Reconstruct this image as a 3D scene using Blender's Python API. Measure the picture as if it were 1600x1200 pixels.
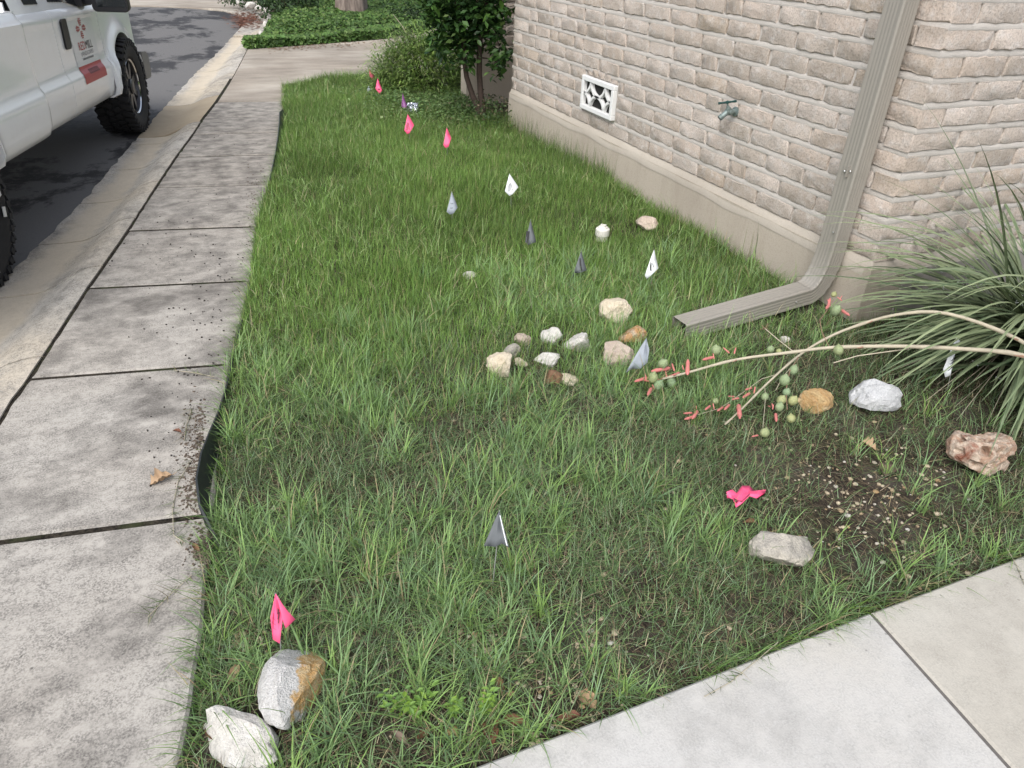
import bpy, bmesh, math, random
import numpy as np
from mathutils import Vector, Matrix, noise as mnoise

for o in list(bpy.data.objects): bpy.data.objects.remove(o)
random.seed(7); rng = np.random.default_rng(11)
S = bpy.context.scene
COL = S.collection
R = math.radians

# ------------------------------------------------------------------ camera
F, H = 1141.5, 1.5
YAW, PIT, ROL = R(24.5957), R(31.886), R(2.767)
_f = Vector((math.sin(YAW)*math.cos(PIT), math.cos(YAW)*math.cos(PIT), -math.sin(PIT)))
_r0 = Vector((math.cos(YAW), -math.sin(YAW), 0)); _u0 = _r0.cross(_f)
RT = _r0*math.cos(ROL) + _u0*math.sin(ROL); UP = -_r0*math.sin(ROL) + _u0*math.cos(ROL); FW = _f
CAM = Vector((0, 0, H))
cd = bpy.data.cameras.new('camera'); cam = bpy.data.objects.new('camera', cd); COL.objects.link(cam)
cd.sensor_fit = 'HORIZONTAL'; cd.sensor_width = 36; cd.lens = F/1600*36; cd.clip_start = .02; cd.clip_end = 600
m = Matrix.Identity(4)
for i in range(3): m[i][0] = RT[i]; m[i][1] = UP[i]; m[i][2] = -FW[i]; m[i][3] = CAM[i]
cam.matrix_world = m
S.camera = cam

# ------------------------------------------------------------------ world, sun, exposure
SUN_EL, SUN_AZ = R(50), R(226)
w = bpy.data.worlds.new('World'); S.world = w; w.use_nodes = True
nt = w.node_tree; bg = nt.nodes['Background']
sky = nt.nodes.new('ShaderNodeTexSky'); sky.sky_type = 'NISHITA'; sky.sun_disc = False
sky.sun_elevation = SUN_EL; sky.sun_rotation = SUN_AZ; sky.air_density = 1.0; sky.dust_density = 3.0; sky.ozone_density = 1.0
hs = nt.nodes.new('ShaderNodeHueSaturation'); hs.inputs['Saturation'].default_value = .5
nt.links.new(sky.outputs[0], hs.inputs['Color']); nt.links.new(hs.outputs[0], bg.inputs['Color'])
bg.inputs['Strength'].default_value = .145
sl = bpy.data.lights.new('sun', 'SUN'); so = bpy.data.objects.new('sun', sl); COL.objects.link(so)
sl.energy = 1.45; sl.angle = R(45); sl.color = (1, .985, .96)
sd = Vector((math.sin(SUN_AZ)*math.cos(SUN_EL), math.cos(SUN_AZ)*math.cos(SUN_EL), math.sin(SUN_EL)))
so.rotation_euler = sd.to_track_quat('Z', 'Y').to_euler()
S.view_settings.view_transform = 'Standard'; S.view_settings.look = 'None'
S.view_settings.exposure = 0.66; S.view_settings.gamma = 1; S.view_settings.use_curve_mapping = False

# ------------------------------------------------------------------ survey helpers
def ray(u, v): return FW + RT*((u-800)/F) - UP*((v-600)/F)
def G(u, v, z=0.0):                       # place on the level z seen from the survey point
    d = ray(u, v); return CAM + d*((z-H)/d.z)
def D(u, v, P):                           # place at the same distance as P
    d = ray(u, v); return CAM + d*((Vector(P)-CAM).dot(FW))
def over(g, u, v):                        # place above ground point g
    d = ray(u, v); t = (d.x*(g[0]-CAM.x)+d.y*(g[1]-CAM.y))/(d.x*d.x+d.y*d.y); return CAM + d*t
def pxm(P): return (Vector(P)-CAM).dot(FW)/F   # metres per pixel of the photograph at P
def sm(a, b, x):
    t = np.clip((x-a)/(b-a), 0, 1); return t*t*(3-2*t)

# ------------------------------------------------------------------ object helpers
def link(o, parent=None):
    COL.objects.link(o)
    if parent is not None: o.parent = parent
    return o
def tag(o, label=None, cat=None, group=None, kind=None):
    if label: o['label'] = label
    if cat: o['category'] = cat
    if group: o['group'] = group
    if kind: o['kind'] = kind
    return o
def thing(name, label, cat, loc=(0, 0, 0), group=None, rz=0):
    o = bpy.data.objects.new(name, None); o.location = loc; o.rotation_euler = (0, 0, rz); o.empty_display_size = .1
    return tag(link(o), label, cat, group)
class MB:
    def __init__(s): s.v = []; s.f = []
    def add(s, vs, fs):
        n = len(s.v); s.v += [tuple(v) for v in vs]; s.f += [tuple(i+n for i in f) for f in fs]; return s
    def box(s, c, d, rot=None):
        vs = [Vector((x*d[0]/2, y*d[1]/2, z*d[2]/2)) for x in (-1, 1) for y in (-1, 1) for z in (-1, 1)]
        if rot is not None: vs = [rot @ v for v in vs]
        vs = [v+Vector(c) for v in vs]
        return s.add(vs, [(0, 1, 3, 2), (4, 6, 7, 5), (0, 4, 5, 1), (2, 3, 7, 6), (0, 2, 6, 4), (1, 5, 7, 3)])
    def loft(s, rings, close=True, cap0=False, cap1=False):
        n = len(rings[0]); vs = [v for r in rings for v in r]; fs = []
        for i in range(len(rings)-1):
            for j in range(n if close else n-1):
                k = (j+1) % n; fs.append((i*n+j, i*n+k, (i+1)*n+k, (i+1)*n+j))
        if cap0: fs.append(tuple(range(n-1, -1, -1)))
        if cap1: fs.append(tuple(range((len(rings)-1)*n, len(rings)*n)))
        return s.add(vs, fs)
    def tube(s, pts, rad, n=8, caps=True):
        pts = [Vector(p) for p in pts]; rings = []
        if not hasattr(rad, '__len__'): rad = [rad]*len(pts)
        a = None
        for i, p in enumerate(pts):
            t = (pts[min(i+1, len(pts)-1)]-pts[max(i-1, 0)]).normalized()
            if a is None: a = t.orthogonal().normalized()
            a = (a - t*a.dot(t)).normalized(); b = t.cross(a)
            rings.append([p+(a*math.cos(2*math.pi*k/n)+b*math.sin(2*math.pi*k/n))*rad[i] for k in range(n)])
        return s.loft(rings, True, caps, caps)
    def lathe(s, prof, axis='z', c=(0, 0, 0), n=24, cap0=False, cap1=False):
        rings = []
        for r, h in prof:
            ring = []
            for k in range(n):
                a = 2*math.pi*k/n; x, y = r*math.cos(a), r*math.sin(a)
                p = {'z': (x, y, h), 'x': (h, x, y), 'y': (y, h, x)}[axis]
                ring.append(Vector(p)+Vector(c))
            rings.append(ring)
        return s.loft(rings, True, cap0, cap1)
    def prism(s, poly, z0, z1, bev=0.0):
        c = sum((Vector((p[0], p[1], 0)) for p in poly), Vector())/len(poly)
        def ins(d): 
            out = []; n = len(poly)
            for i in range(n):
                a = Vector(poly[i-1][:2]); b = Vector(poly[i][:2]); e = Vector(poly[(i+1) % n][:2])
                n1 = Vector((-(b-a).y, (b-a).x)).normalized(); n2 = Vector((-(e-b).y, (e-b).x)).normalized()
                q = n1+n2; q = q/max(q.dot(n1), .3); out.append((b.x+q.x*d, b.y+q.y*d))
            return out
        area = sum(poly[i-1][0]*poly[i][1]-poly[i][0]*poly[i-1][1] for i in range(len(poly)))
        if area < 0: poly = poly[::-1]
        rings = [[Vector((x, y, z0)) for x, y in [p[:2] for p in poly]]]
        if bev: rings += [[Vector((x, y, z1-bev)) for x, y in [p[:2] for p in poly]], [Vector((x, y, z1)) for x, y in ins(bev)]]
        else: rings += [[Vector((x, y, z1)) for x, y in [p[:2] for p in poly]]]
        return s.loft(rings, True, True, True)
    def mesh(s, name, mat=None, smooth=None):
        me = bpy.data.meshes.new(name); me.from_pydata(s.v, [], s.f); me.update()
        if mat: me.materials.append(mat)
        if smooth is not None:
            me.polygons.foreach_set('use_smooth', [True]*len(me.polygons))
            if smooth < 180: me.set_sharp_from_angle(angle=R(smooth))
        return me
    def obj(s, name, mat, parent=None, smooth=None, loc=None):
        o = bpy.data.objects.new(name, s.mesh(name, mat, smooth))
        if loc is not None: o.location = loc
        return link(o, parent)
def rel(pts, c): return [Vector(p)-Vector(c) for p in pts]

# ------------------------------------------------------------------ materials
def hexs(c): return tuple(((x/255/12.92) if x/255 <= .04045 else ((x/255+.055)/1.055)**2.4) for x in c)
class NT:
    def __init__(s, name):
        s.m = bpy.data.materials.new(name); s.m.use_nodes = True; s.t = s.m.node_tree; s.b = s.t.nodes['Principled BSDF']
        s.b.inputs['Roughness'].default_value = .8; s.b.inputs['Specular IOR Level'].default_value = .3
    def n(s, ty, **kw):
        x = s.t.nodes.new(ty)
        for k, v in kw.items(): setattr(x, k, v)
        return x
    def l(s, a, b): s.t.links.new(a, b)
    def pos(s, obj=False):
        if obj: return s.n('ShaderNodeTexCoord').outputs['Object']
        return s.n('ShaderNodeNewGeometry').outputs['Position']
    def noise(s, vec, scale, detail=4, rough=.55, stretch=None, dist=0):
        if stretch:
            mp = s.n('ShaderNodeMapping'); mp.inputs['Scale'].default_value = stretch
            if len(stretch) == 3: pass
            s.l(vec, mp.inputs['Vector']); vec = mp.outputs[0]
        x = s.n('ShaderNodeTexNoise'); x.inputs['Scale'].default_value = scale; x.inputs['Detail'].default_value = detail
        x.inputs['Roughness'].default_value = rough; x.inputs['Distortion'].default_value = dist
        s.l(vec, x.inputs['Vector']); return x.outputs['Fac']
    def ramp(s, fac, a, b, ca=(0, 0, 0), cb=(1, 1, 1)):
        x = s.n('ShaderNodeValToRGB'); e = x.color_ramp.elements
        e[0].position = a; e[1].position = b; e[0].color = (*ca, 1); e[1].color = (*cb, 1)
        s.l(fac, x.inputs[0]); return x.outputs[0]
    def mix(s, fac, a, b, mode='MIX'):
        x = s.n('ShaderNodeMix', data_type='RGBA', blend_type=mode)
        for sock, val in ((x.inputs[0], fac), (x.inputs[6], a), (x.inputs[7], b)):
            if hasattr(val, 'links') or hasattr(val, 'is_linked'): s.l(val, sock)
            elif isinstance(val, (int, float)): sock.default_value = val
            else: sock.default_value = (*val[:3], 1)
        return x.outputs[2]
    def math(s, op, a, b=None):
        x = s.n('ShaderNodeMath', operation=op)
        for i, v in enumerate((a, b)):
            if v is None: continue
            if isinstance(v, (int, float)): x.inputs[i].default_value = v
            else: s.l(v, x.inputs[i])
        return x.outputs[0]
    def bump(s, h, strength=.4, dist=.01, prev=None):
        x = s.n('ShaderNodeBump'); x.inputs['Strength'].default_value = strength; x.inputs['Distance'].default_value = dist
        s.l(h, x.inputs['Height'])
        if prev is not None: s.l(prev, x.inputs['Normal'])
        return x.outputs[0]
    def out(s, col=None, rough=None, nrm=None, metal=None, spec=None):
        for v, k in ((col, 'Base Color'), (rough, 'Roughness'), (nrm, 'Normal'), (metal, 'Metallic'), (spec, 'Specular IOR Level')):
            if v is None: continue
            i = s.b.inputs[k]
            if hasattr(v, 'links') or hasattr(v, 'is_linked'): s.l(v, i)
            elif isinstance(v, (int, float)): i.default_value = v
            else: i.default_value = (*v[:3], 1)
        return s.m
def plain(name, col, rough=.6, metal=0, spec=.4, var=.12, scale=30, bump=0.0):
    k = NT(name); p = k.pos(True); f = k.noise(p, scale)
    c = k.mix(f, tuple(x*(1-var) for x in col), tuple(min(1, x*(1+var)) for x in col))
    return k.out(c, rough, k.bump(f, bump, .004) if bump else None, metal, spec)
def concrete(name, light, dark, warm, amt=(.42, .66), scale=2.2, streak=(1, 1, 1), grit=.5, spots=0.0, stain=False):
    k = NT(name); p = k.pos()
    big = k.noise(p, scale, 7, .62, streak, .3); mid = k.noise(p, scale*4.3, 6, .65, streak); fine = k.noise(p, 190, 3, .7); med = k.noise(p, 45, 4, .6)
    c = k.mix(k.ramp(k.noise(p, .9, 3), .35, .7), light, warm)
    st = k.math('ADD', k.math('MULTIPLY', big, .65), k.math('MULTIPLY', mid, .35))
    st = k.math('ADD', st, k.math('MULTIPLY', k.math('SUBTRACT', k.noise(p, .55, 3), .5), .42))
    c = k.mix(k.math('MULTIPLY', k.ramp(st, *amt), .85), c, dark)
    c = k.mix(k.math('MULTIPLY', k.math('MULTIPLY', k.ramp(fine, .40, .62), grit), k.ramp(k.math('ADD', k.math('MULTIPLY', med, .6), k.math('MULTIPLY', mid, .4)), .38, .58)), c, tuple(x*.5 for x in dark))
    c = k.mix(k.math('MULTIPLY', k.ramp(med, .5, .75), .25), c, tuple(min(.9, x*1.15) for x in light))
    if stain:
        sp_ = k.n('ShaderNodeSeparateXYZ'); k.l(p, sp_.inputs[0]); wob = k.math('ADD', sp_.outputs[1], k.math('MULTIPLY', k.noise(p, 1.3, 4), 2.4))
        c = k.mix(k.math('MULTIPLY', k.ramp(k.math('DIVIDE', wob, 10), .38, .66), .62), c, k.mix(k.ramp(mid, .36, .62), tuple(x*.95 for x in warm), tuple(x*.36 for x in warm)))
    if spots:
        vo = k.n('ShaderNodeTexVoronoi', feature='F1'); vo.inputs['Scale'].default_value = 28; k.l(p, vo.inputs['Vector'])
        mk = k.math('MULTIPLY', k.ramp(vo.outputs['Distance'], .08, .14, (1, 1, 1), (0, 0, 0)), k.ramp(k.noise(p, 1.7), .5, .6))
        c = k.mix(k.math('MULTIPLY', mk, spots), c, tuple(x*.3 for x in dark))
    h = k.math('ADD', k.math('MULTIPLY', fine, .5), k.math('MULTIPLY', med, .6))
    return k.out(c, .88, k.bump(h, .35, .004), None, .25)

M = {}
M['walk'] = concrete('weathered_concrete', (.45, .425, .385), (.13, .12, .108), (.40, .365, .32), (.45, .62), 2.3, (.9, 1.2, 1), .8, .7, True)
M['walk_far'] = concrete('brown_stained_concrete', (.37, .345, .31), (.15, .135, .115), (.31, .28, .24), (.40, .64), 3.2, (.9, 1.1, 1), .7, .5)
M['curb'] = concrete('curb_concrete', (.52, .49, .44), (.20, .19, .175), (.50, .43, .33), (.48, .68), 3.2, (1.3, .9, 1), .9)
k = NT.__new__(NT); k.m = M['curb']; k.t = k.m.node_tree; k.b = k.t.nodes['Principled BSDF']   # silt-stained gutter strip
old = k.b.inputs['Base Color'].links[0].from_socket; ac = k.n('ShaderNodeVertexColor', layer_name='across').outputs[0]; pq = k.pos()
acn = k.math('ADD', ac, k.math('MULTIPLY', k.math('SUBTRACT', k.noise(pq, 5, 5), .5), .35))
silt = k.math('MULTIPLY', k.ramp(acn, .42, .56), k.ramp(acn, .80, .95, (1, 1, 1), (0, 0, 0)))
k.l(k.mix(k.math('MULTIPLY', silt, .7), old, k.mix(k.noise(pq, 90, 3), (.50, .42, .31), (.62, .54, .42))), k.b.inputs['Base Color'])
M['curb_new'] = concrete('tan_curb_concrete', (.42, .35, .25), (.30, .24, .17), (.38, .31, .22), (.45, .8), 2, (1, 1, 1), .15)
M['front'] = concrete('pale_concrete', (.53, .525, .51), (.37, .36, .34), (.49, .465, .42), (.44, .66), 3.4, (1, 1, 1), .35, .5)
M['front2'] = concrete('beige_concrete', (.47, .45, .40), (.37, .345, .30), (.45, .415, .355), (.44, .66), 3.6, (1, 1, 1), .35, .5)
M['drive'] = concrete('driveway_concrete', (.50, .455, .39), (.21, .178, .145), (.42, .36, .29), (.38, .60), .8, (.55, 1.3, 1), .2, .3)

k = NT('asphalt'); p = k.pos()
st = k.noise(p, 1.1, 10, .72, (1.0, .7, 1), .25)
dry = k.ramp(st, .45, .50)
fine = k.noise(p, 260, 2, .7)
wet = k.mix(fine, (.022, .021, .022), (.052, .050, .051)); dr = k.mix(fine, (.085, .083, .082), (.21, .205, .20))
k.out(k.mix(dry, wet, dr), k.ramp(dry, 0, 1, (.72,)*3, (.95,)*3), k.bump(fine, .5, .004)); M['asphalt'] = k.m

k = NT('soil'); p = k.pos()
a = k.noise(p, 3.0, 6, .65); b = k.noise(p, 60, 5, .7); fb = k.noise(p, 130, 4, .7, (1, .3, 1), 1.2)
c = k.mix(k.ramp(b, .3, .7), (.014, .011, .009), (.075, .060, .048)); c = k.mix(k.math('MULTIPLY', k.ramp(k.noise(p, 4.5, 5, .6), .48, .64), .6), c, k.mix(b, (.065, .056, .047), (.20, .178, .152)))
c = k.mix(k.math('MULTIPLY', k.ramp(fb, .52, .62), .75), c, (.17, .135, .085))
c = k.mix(k.math('MULTIPLY', k.ramp(a, .45, .65), .4), c, (.05, .06, .026))
k.out(c, .95, k.bump(k.math('ADD', b, fb), .9, .012), None, .1); M['soil'] = k.m

def brickmat(name):
    k = NT(name); tc = k.n('ShaderNodeTexCoord').outputs['Object']; oi = k.n('ShaderNodeObjectInfo')
    off = k.n('ShaderNodeVectorMath', operation='ADD'); k.l(tc, off.inputs[0])
    cmb = k.n('ShaderNodeCombineXYZ'); s7 = k.math('MULTIPLY', oi.outputs['Random'], 53.0)
    for i in range(3): k.l(s7, cmb.inputs[i])
    k.l(cmb.outputs[0], off.inputs[1]); v = off.outputs[0]
    wn = k.n('ShaderNodeTexWhiteNoise', noise_dimensions='1D'); k.l(oi.outputs['Random'], wn.inputs['W'])
    base = k.n('ShaderNodeValToRGB'); e = base.color_ramp.elements
    e[0].position = 0; e[0].color = (.50, .415, .335, 1); e[1].position = 1; e[1].color = (.53, .46, .40, 1)
    for ps, cc in ((.25, (.59, .50, .43)), (.5, (.47, .405, .345)), (.75, (.63, .55, .485))):
        q = e.new(ps); q.color = (*cc, 1)
    k.l(wn.outputs['Value'], base.inputs[0])
    big = k.noise(v, 9, 5, .6); fine = k.noise(v, 130, 4, .75); blot = k.noise(v, 22, 5, .7)
    c = k.mix(k.math('MULTIPLY', k.ramp(blot, .48, .66), .6), base.outputs[0], (.66, .63, .60))
    c = k.mix(k.math('MULTIPLY', k.ramp(big, .45, .65), .35), c, (.36, .31, .265))
    c = k.mix(k.math('MULTIPLY', k.ramp(fine, .45, .68), .6), c, (.20, .165, .135))
    h = k.math('ADD', k.math('MULTIPLY', fine, .5), k.math('MULTIPLY', blot, .8))
    return k.out(c, .92, k.bump(h, .95, .009), None, .15)
M['brick'] = brickmat('tumbled_brick')
k = NT('mortar'); p = k.pos(); f = k.noise(p, 150, 4, .7); b = k.noise(p, 12, 4)
c = k.mix(b, (.52, .48, .435), (.63, .59, .545)); c = k.mix(k.math('MULTIPLY', k.ramp(f, .45, .7), .25), c, (.33, .30, .27))
M['mortar'] = k.out(c, .95, k.bump(k.math('ADD', f, b), .6, .006), None, .1)
def stucco(name, base, stain):
    k = NT(name); p = k.pos(); a = k.noise(p, 1.6, 6, .6, (1, 1, .7)); b = k.noise(p, 7, 6, .65); f = k.noise(p, 140, 4, .7); d = k.noise(p, 3.5, 5, .7, (1, 1, .25), .4)
    c = k.mix(k.ramp(a, .3, .7), base, tuple(x*.86 for x in base)); c = k.mix(k.math('MULTIPLY', k.ramp(d, .5, .72), .55), c, stain)
    c = k.mix(k.math('MULTIPLY', k.ramp(f, .48, .75), .3), c, tuple(x*.5 for x in stain))
    return k.out(c, .93, k.bump(k.math('ADD', b, k.math('MULTIPLY', f, .6)), .45, .008), None, .15)
M['found'] = stucco('foundation_concrete', (.47, .415, .345), (.33, .28, .225))
M['found2'] = stucco('grey_foundation', (.34, .32, .29), (.16, .155, .145))
M['wash'] = stucco('mortar_wash', (.50, .45, .385), (.40, .35, .29))
M['white'] = plain('white_vent_paint', (.74, .74, .725), .6, var=.08)
M['black'] = plain('painted_vent_shade', (.015, .014, .013), .9)
M['pipe'] = plain('taupe_aluminium_paint', (.285, .265, .232), .36, var=.06, scale=5, spec=.5)
M['steel'] = plain('zinc_screw', (.7, .7, .7), .3, 1)
M['brass'] = plain('verdigris_brass', (.22, .27, .26), .5, .5, var=.4, scale=80, bump=.3)
M['green_handle'] = plain('dark_green_handle', (.02, .06, .055), .45)
M['edging'] = plain('black_plastic_edging', (.022, .026, .028), .45, var=.25, bump=.2)
M['pink'] = plain('pink_plastic_film', (.88, .11, .24), .5, var=.08)
M['pinkink'] = plain('dark_flag_print', (.13, .012, .035), .6)
M['wfilm'] = plain('white_plastic_film', (.74, .77, .78), .4, var=.06)
M['gfilm'] = plain('grey_plastic_film', (.11, .12, .127), .62, var=.15)
M['lfilm'] = plain('pale_grey_plastic_film', (.27, .30, .335), .55, var=.1)
M['pfilm'] = plain('purple_plastic_film', (.22, .08, .22), .45)
M['ink'] = plain('black_print', (.02, .02, .022), .7)
M['wire'] = plain('grey_wire', (.38, .38, .36), .45, .3)
M['pvc'] = plain('white_pvc', (.66, .64, .58), .5, var=.1, scale=60)
M['foil'] = plain('silver_foil', (.72, .74, .78), .18, 1, var=.1)

def veg(name, attr=True, col=None, trans=.32, rough=.55):
    k = NT(name)
    if attr: c = k.n('ShaderNodeVertexColor', layer_name='Col').outputs[0]
    else:
        oi = k.n('ShaderNodeObjectInfo'); wn = k.n('ShaderNodeTexWhiteNoise', noise_dimensions='1D'); k.l(oi.outputs['Random'], wn.inputs['W'])
        c = k.mix(wn.outputs['Value'], col[0], col[1])
    k.out(c, rough, None, None, .35)
    tr = k.n('ShaderNodeBsdfTranslucent'); k.l(c, tr.inputs[0]); ms = k.n('ShaderNodeMixShader'); ms.inputs[0].default_value = trans
    k.l(k.b.outputs[0], ms.inputs[1]); k.l(tr.outputs[0], ms.inputs[2]); k.l(ms.outputs[0], k.t.nodes['Material Output'].inputs['Surface'])
    return k.m
M['grass'] = veg('grass_blades')
M['leafcol'] = veg('small_leaves')
M['treeleaf'] = veg('glossy_leaf', False, ((.018, .055, .014), (.075, .15, .03)), .25, .35)
def mk_yucca():
    k = NT('yucca_leaf'); oi = k.n('ShaderNodeObjectInfo'); wn = k.n('ShaderNodeTexWhiteNoise', noise_dimensions='1D'); k.l(oi.outputs['Random'], wn.inputs['W'])
    p = k.pos(True); f = k.noise(p, 60, 3, .6, (.15, 4, 1))
    c = k.mix(wn.outputs['Value'], (.085, .13, .065), (.26, .31, .165)); c = k.mix(k.math('MULTIPLY', k.ramp(f, .45, .6), .5), c, (.28, .32, .20))
    return k.out(c, .5, None, None, .35)
M['yucca'] = mk_yucca()
M['stalk'] = plain('pale_flower_stalk', (.42, .375, .28), .65, var=.3, scale=25)
M['pod'] = plain('green_seed_pod', (.235, .30, .165), .5, var=.25, scale=60)
k = NT('green_seed_pod'); oi = k.n('ShaderNodeObjectInfo'); p = k.pos(True); f = k.noise(p, 3.5, 4, .6); an = k.n('ShaderNodeTexWave', wave_type='BANDS'); an.inputs['Scale'].default_value = 1.5; an.inputs['Distortion'].default_value = 3; k.l(p, an.inputs['Vector'])
wn = k.n('ShaderNodeTexWhiteNoise', noise_dimensions='1D'); k.l(oi.outputs['Random'], wn.inputs['W'])
c = k.mix(wn.outputs['Value'], (.20, .29, .16), (.36, .36, .15)); c = k.mix(k.math('MULTIPLY', k.ramp(f, .45, .65), .5), c, (.14, .19, .10)); c = k.mix(k.math('MULTIPLY', an.outputs['Fac'], .25), c, (.40, .46, .30)); M['pod'] = k.out(c, .55, k.bump(f, .4, .01))
M['bud'] = plain('coral_flower', (.62, .21, .19), .5, var=.35, scale=50)
M['dry'] = plain('dry_flower_stem', (.28, .17, .12), .7)
M['bark'] = plain('dark_bark', (.055, .038, .03), .9, var=.4, scale=40, bump=.8)
k = NT('big_trunk_bark'); p = k.pos(True); f = k.noise(p, 9, 6, .7, (3, 3, .35)); 
M['bigbark'] = k.out(k.mix(k.ramp(f, .35, .7), (.13, .10, .085), (.33, .275, .235)), .9, k.bump(f, .9, .03))

# ------------------------------------------------------------------ survey lines
LEFT = [G(*p) for p in ((-70, 770), (20, 625), (45, 592), (137, 450), (200, 360), (243, 293), (275, 245), (301, 210), (319, 183), (338, 159), (357, 130), (372, 103), (386, 76), (399, 59), (412, 40), (420, 30))]
RIGHT = [G(*p) for p in ((262, 1240), (282, 1160), (300, 1090), (312, 1000), (322, 900), (330, 805), (343, 690), (360, 568), (392, 438), (400, 353), (420, 288), (437, 241), (442, 206), (444, 181), (441, 158), (441, 132))]
ASPH = [G(*p, -.115) for p in ((-120, 560), (-40, 490), (25, 425), (80, 373), (140, 310), (215, 220), (250, 181), (290, 135), (320, 104), (350, 75), (370, 52), (385, 36))]
ry = np.array([p.y for p in RIGHT]); rx = np.array([p.x for p in RIGHT]); o_ = np.argsort(ry); ry, rx = ry[o_], rx[o_]
def edge_x(y): return np.interp(y, ry, rx)
ly = np.array([p.y for p in LEFT]); lx = np.array([p.x for p in LEFT])
ay = np.array([p.y for p in ASPH]); ax_ = np.array([p.x for p in ASPH])
def left_x(y):
    return np.where(y < ly[0], lx[0]+(y-ly[0])*(lx[1]-lx[0])/(ly[1]-ly[0]), np.interp(y, ly, lx))
def asph_x(y): return np.where(y < ay[0], ax_[0]+(y-ay[0])*(ax_[1]-ax_[0])/(ay[1]-ay[0]), np.interp(y, ay, ax_))
FY = .85*1.5/1.55                       # far edge of the front walk
XW, YC, YF = 2.724, 2.15, 6.27          # side wall plane, near corner, far corner
fx = np.array([.8, 1.04, 1.5, 2.0, 2.6, 3.4]); fy = np.array([7.6, 8.45, 8.75, 8.95, 9.1, 9.3])
def far_y(x): return np.interp(x, fx, fy)
def soil_h(x, y):
    d = np.clip(x-edge_x(y), -1, 3); e = np.clip(y-FY, -1, 9)
    near = 1-sm(1.2, 2.6, y)
    h = -.012-.03*near + .03*sm(0, .5, d)*(1-.6*near) + .012*sm(0, .6, e)*near
    h = h + .008*np.sin(x*7.3+1.1)*np.sin(y*6.1) + .005*np.sin(x*17)*np.cos(y*15+2) - .05*sm(4, 6.5, y)*sm(1.2, 2.6, x)
    out = (d < .0) | (e < .0) | (y > far_y(x)-.0)
    return np.where(out, -.07, h)
def sh(x, y): return float(soil_h(np.array(float(x)), np.array(float(y))))
def GS(u, v):                            # on the soil
    P = G(u, v, 0)
    for _ in range(3): P = G(u, v, sh(P.x, P.y))
    return P

# ------------------------------------------------------------------ structure: ground, street, curb, walks
def struct(o): o['kind'] = 'structure'; return o
mb = MB(); mb.add([(-150, -150, -.35), (150, -150, -.35), (150, 150, -.35), (-150, 150, -.35)], [(0, 1, 2, 3)])
struct(mb.obj('ground', M['soil']))
nx, ny = 130, 190
xs = np.linspace(-1.0, 6.4, nx); ys = np.linspace(.2, 10.4, ny); XX, YY = np.meshgrid(xs, ys); ZZ = soil_h(XX, YY)
ZZ = np.where(YY > far_y(XX), -.09, ZZ); ZZ = np.where(XX < edge_x(YY)-.05, -.16, ZZ)
V = np.stack([XX, YY, ZZ], -1).reshape(-1, 3); I = np.arange(nx*ny).reshape(ny, nx)
Q = np.stack([I[:-1, :-1], I[:-1, 1:], I[1:, 1:], I[1:, :-1]], -1).reshape(-1, 4)
me = bpy.data.meshes.new('lawn_soil'); me.from_pydata(V.tolist(), [], Q.tolist()); me.materials.append(M['soil'])
me.polygons.foreach_set('use_smooth', [True]*len(me.polygons))
struct(link(bpy.data.objects.new('lawn_soil', me)))

# street: a sheet whose right edge is the ragged asphalt edge
mb = MB(); pts = []
for y in np.linspace(-6, 14.0, 420):
    pts.append((float(asph_x(y))-.01+.014*mnoise.noise((0, y*9, 3))+.010*mnoise.noise((0, y*31, 5)), y))
endp = [G(*p, -.12) for p in ((385, 36), (378, 28), (365, 22), (350, 18.5), (325, 16), (300, 14), (270, 12.5), (235, 11.5), (200, 11), (120, 10.5))]
pts += [(p.x, p.y) for p in endp[1:]]
pts += [(-16, pts[-1][1]+.4), (-16, -6)]
mb.add([(x, y, -.118) for x, y in pts], [tuple(range(len(pts)))])
struct(mb.obj('road', M['asphalt']))
# concrete apron beyond the turning circle
mb = MB(); ap = [(p.x, p.y) for p in endp[1:]]
poly = [(x, y+.02) for x, y in ap[::-1]] + [(2.1, 15.4), (2.2, 19), (2.5, 26), (-16, 26), (-16, ap[-1][1]+.3)]
mb.prism(poly, -.3, -.095, .01); struct(mb.obj('far_pavement', M['drive']))

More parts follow.
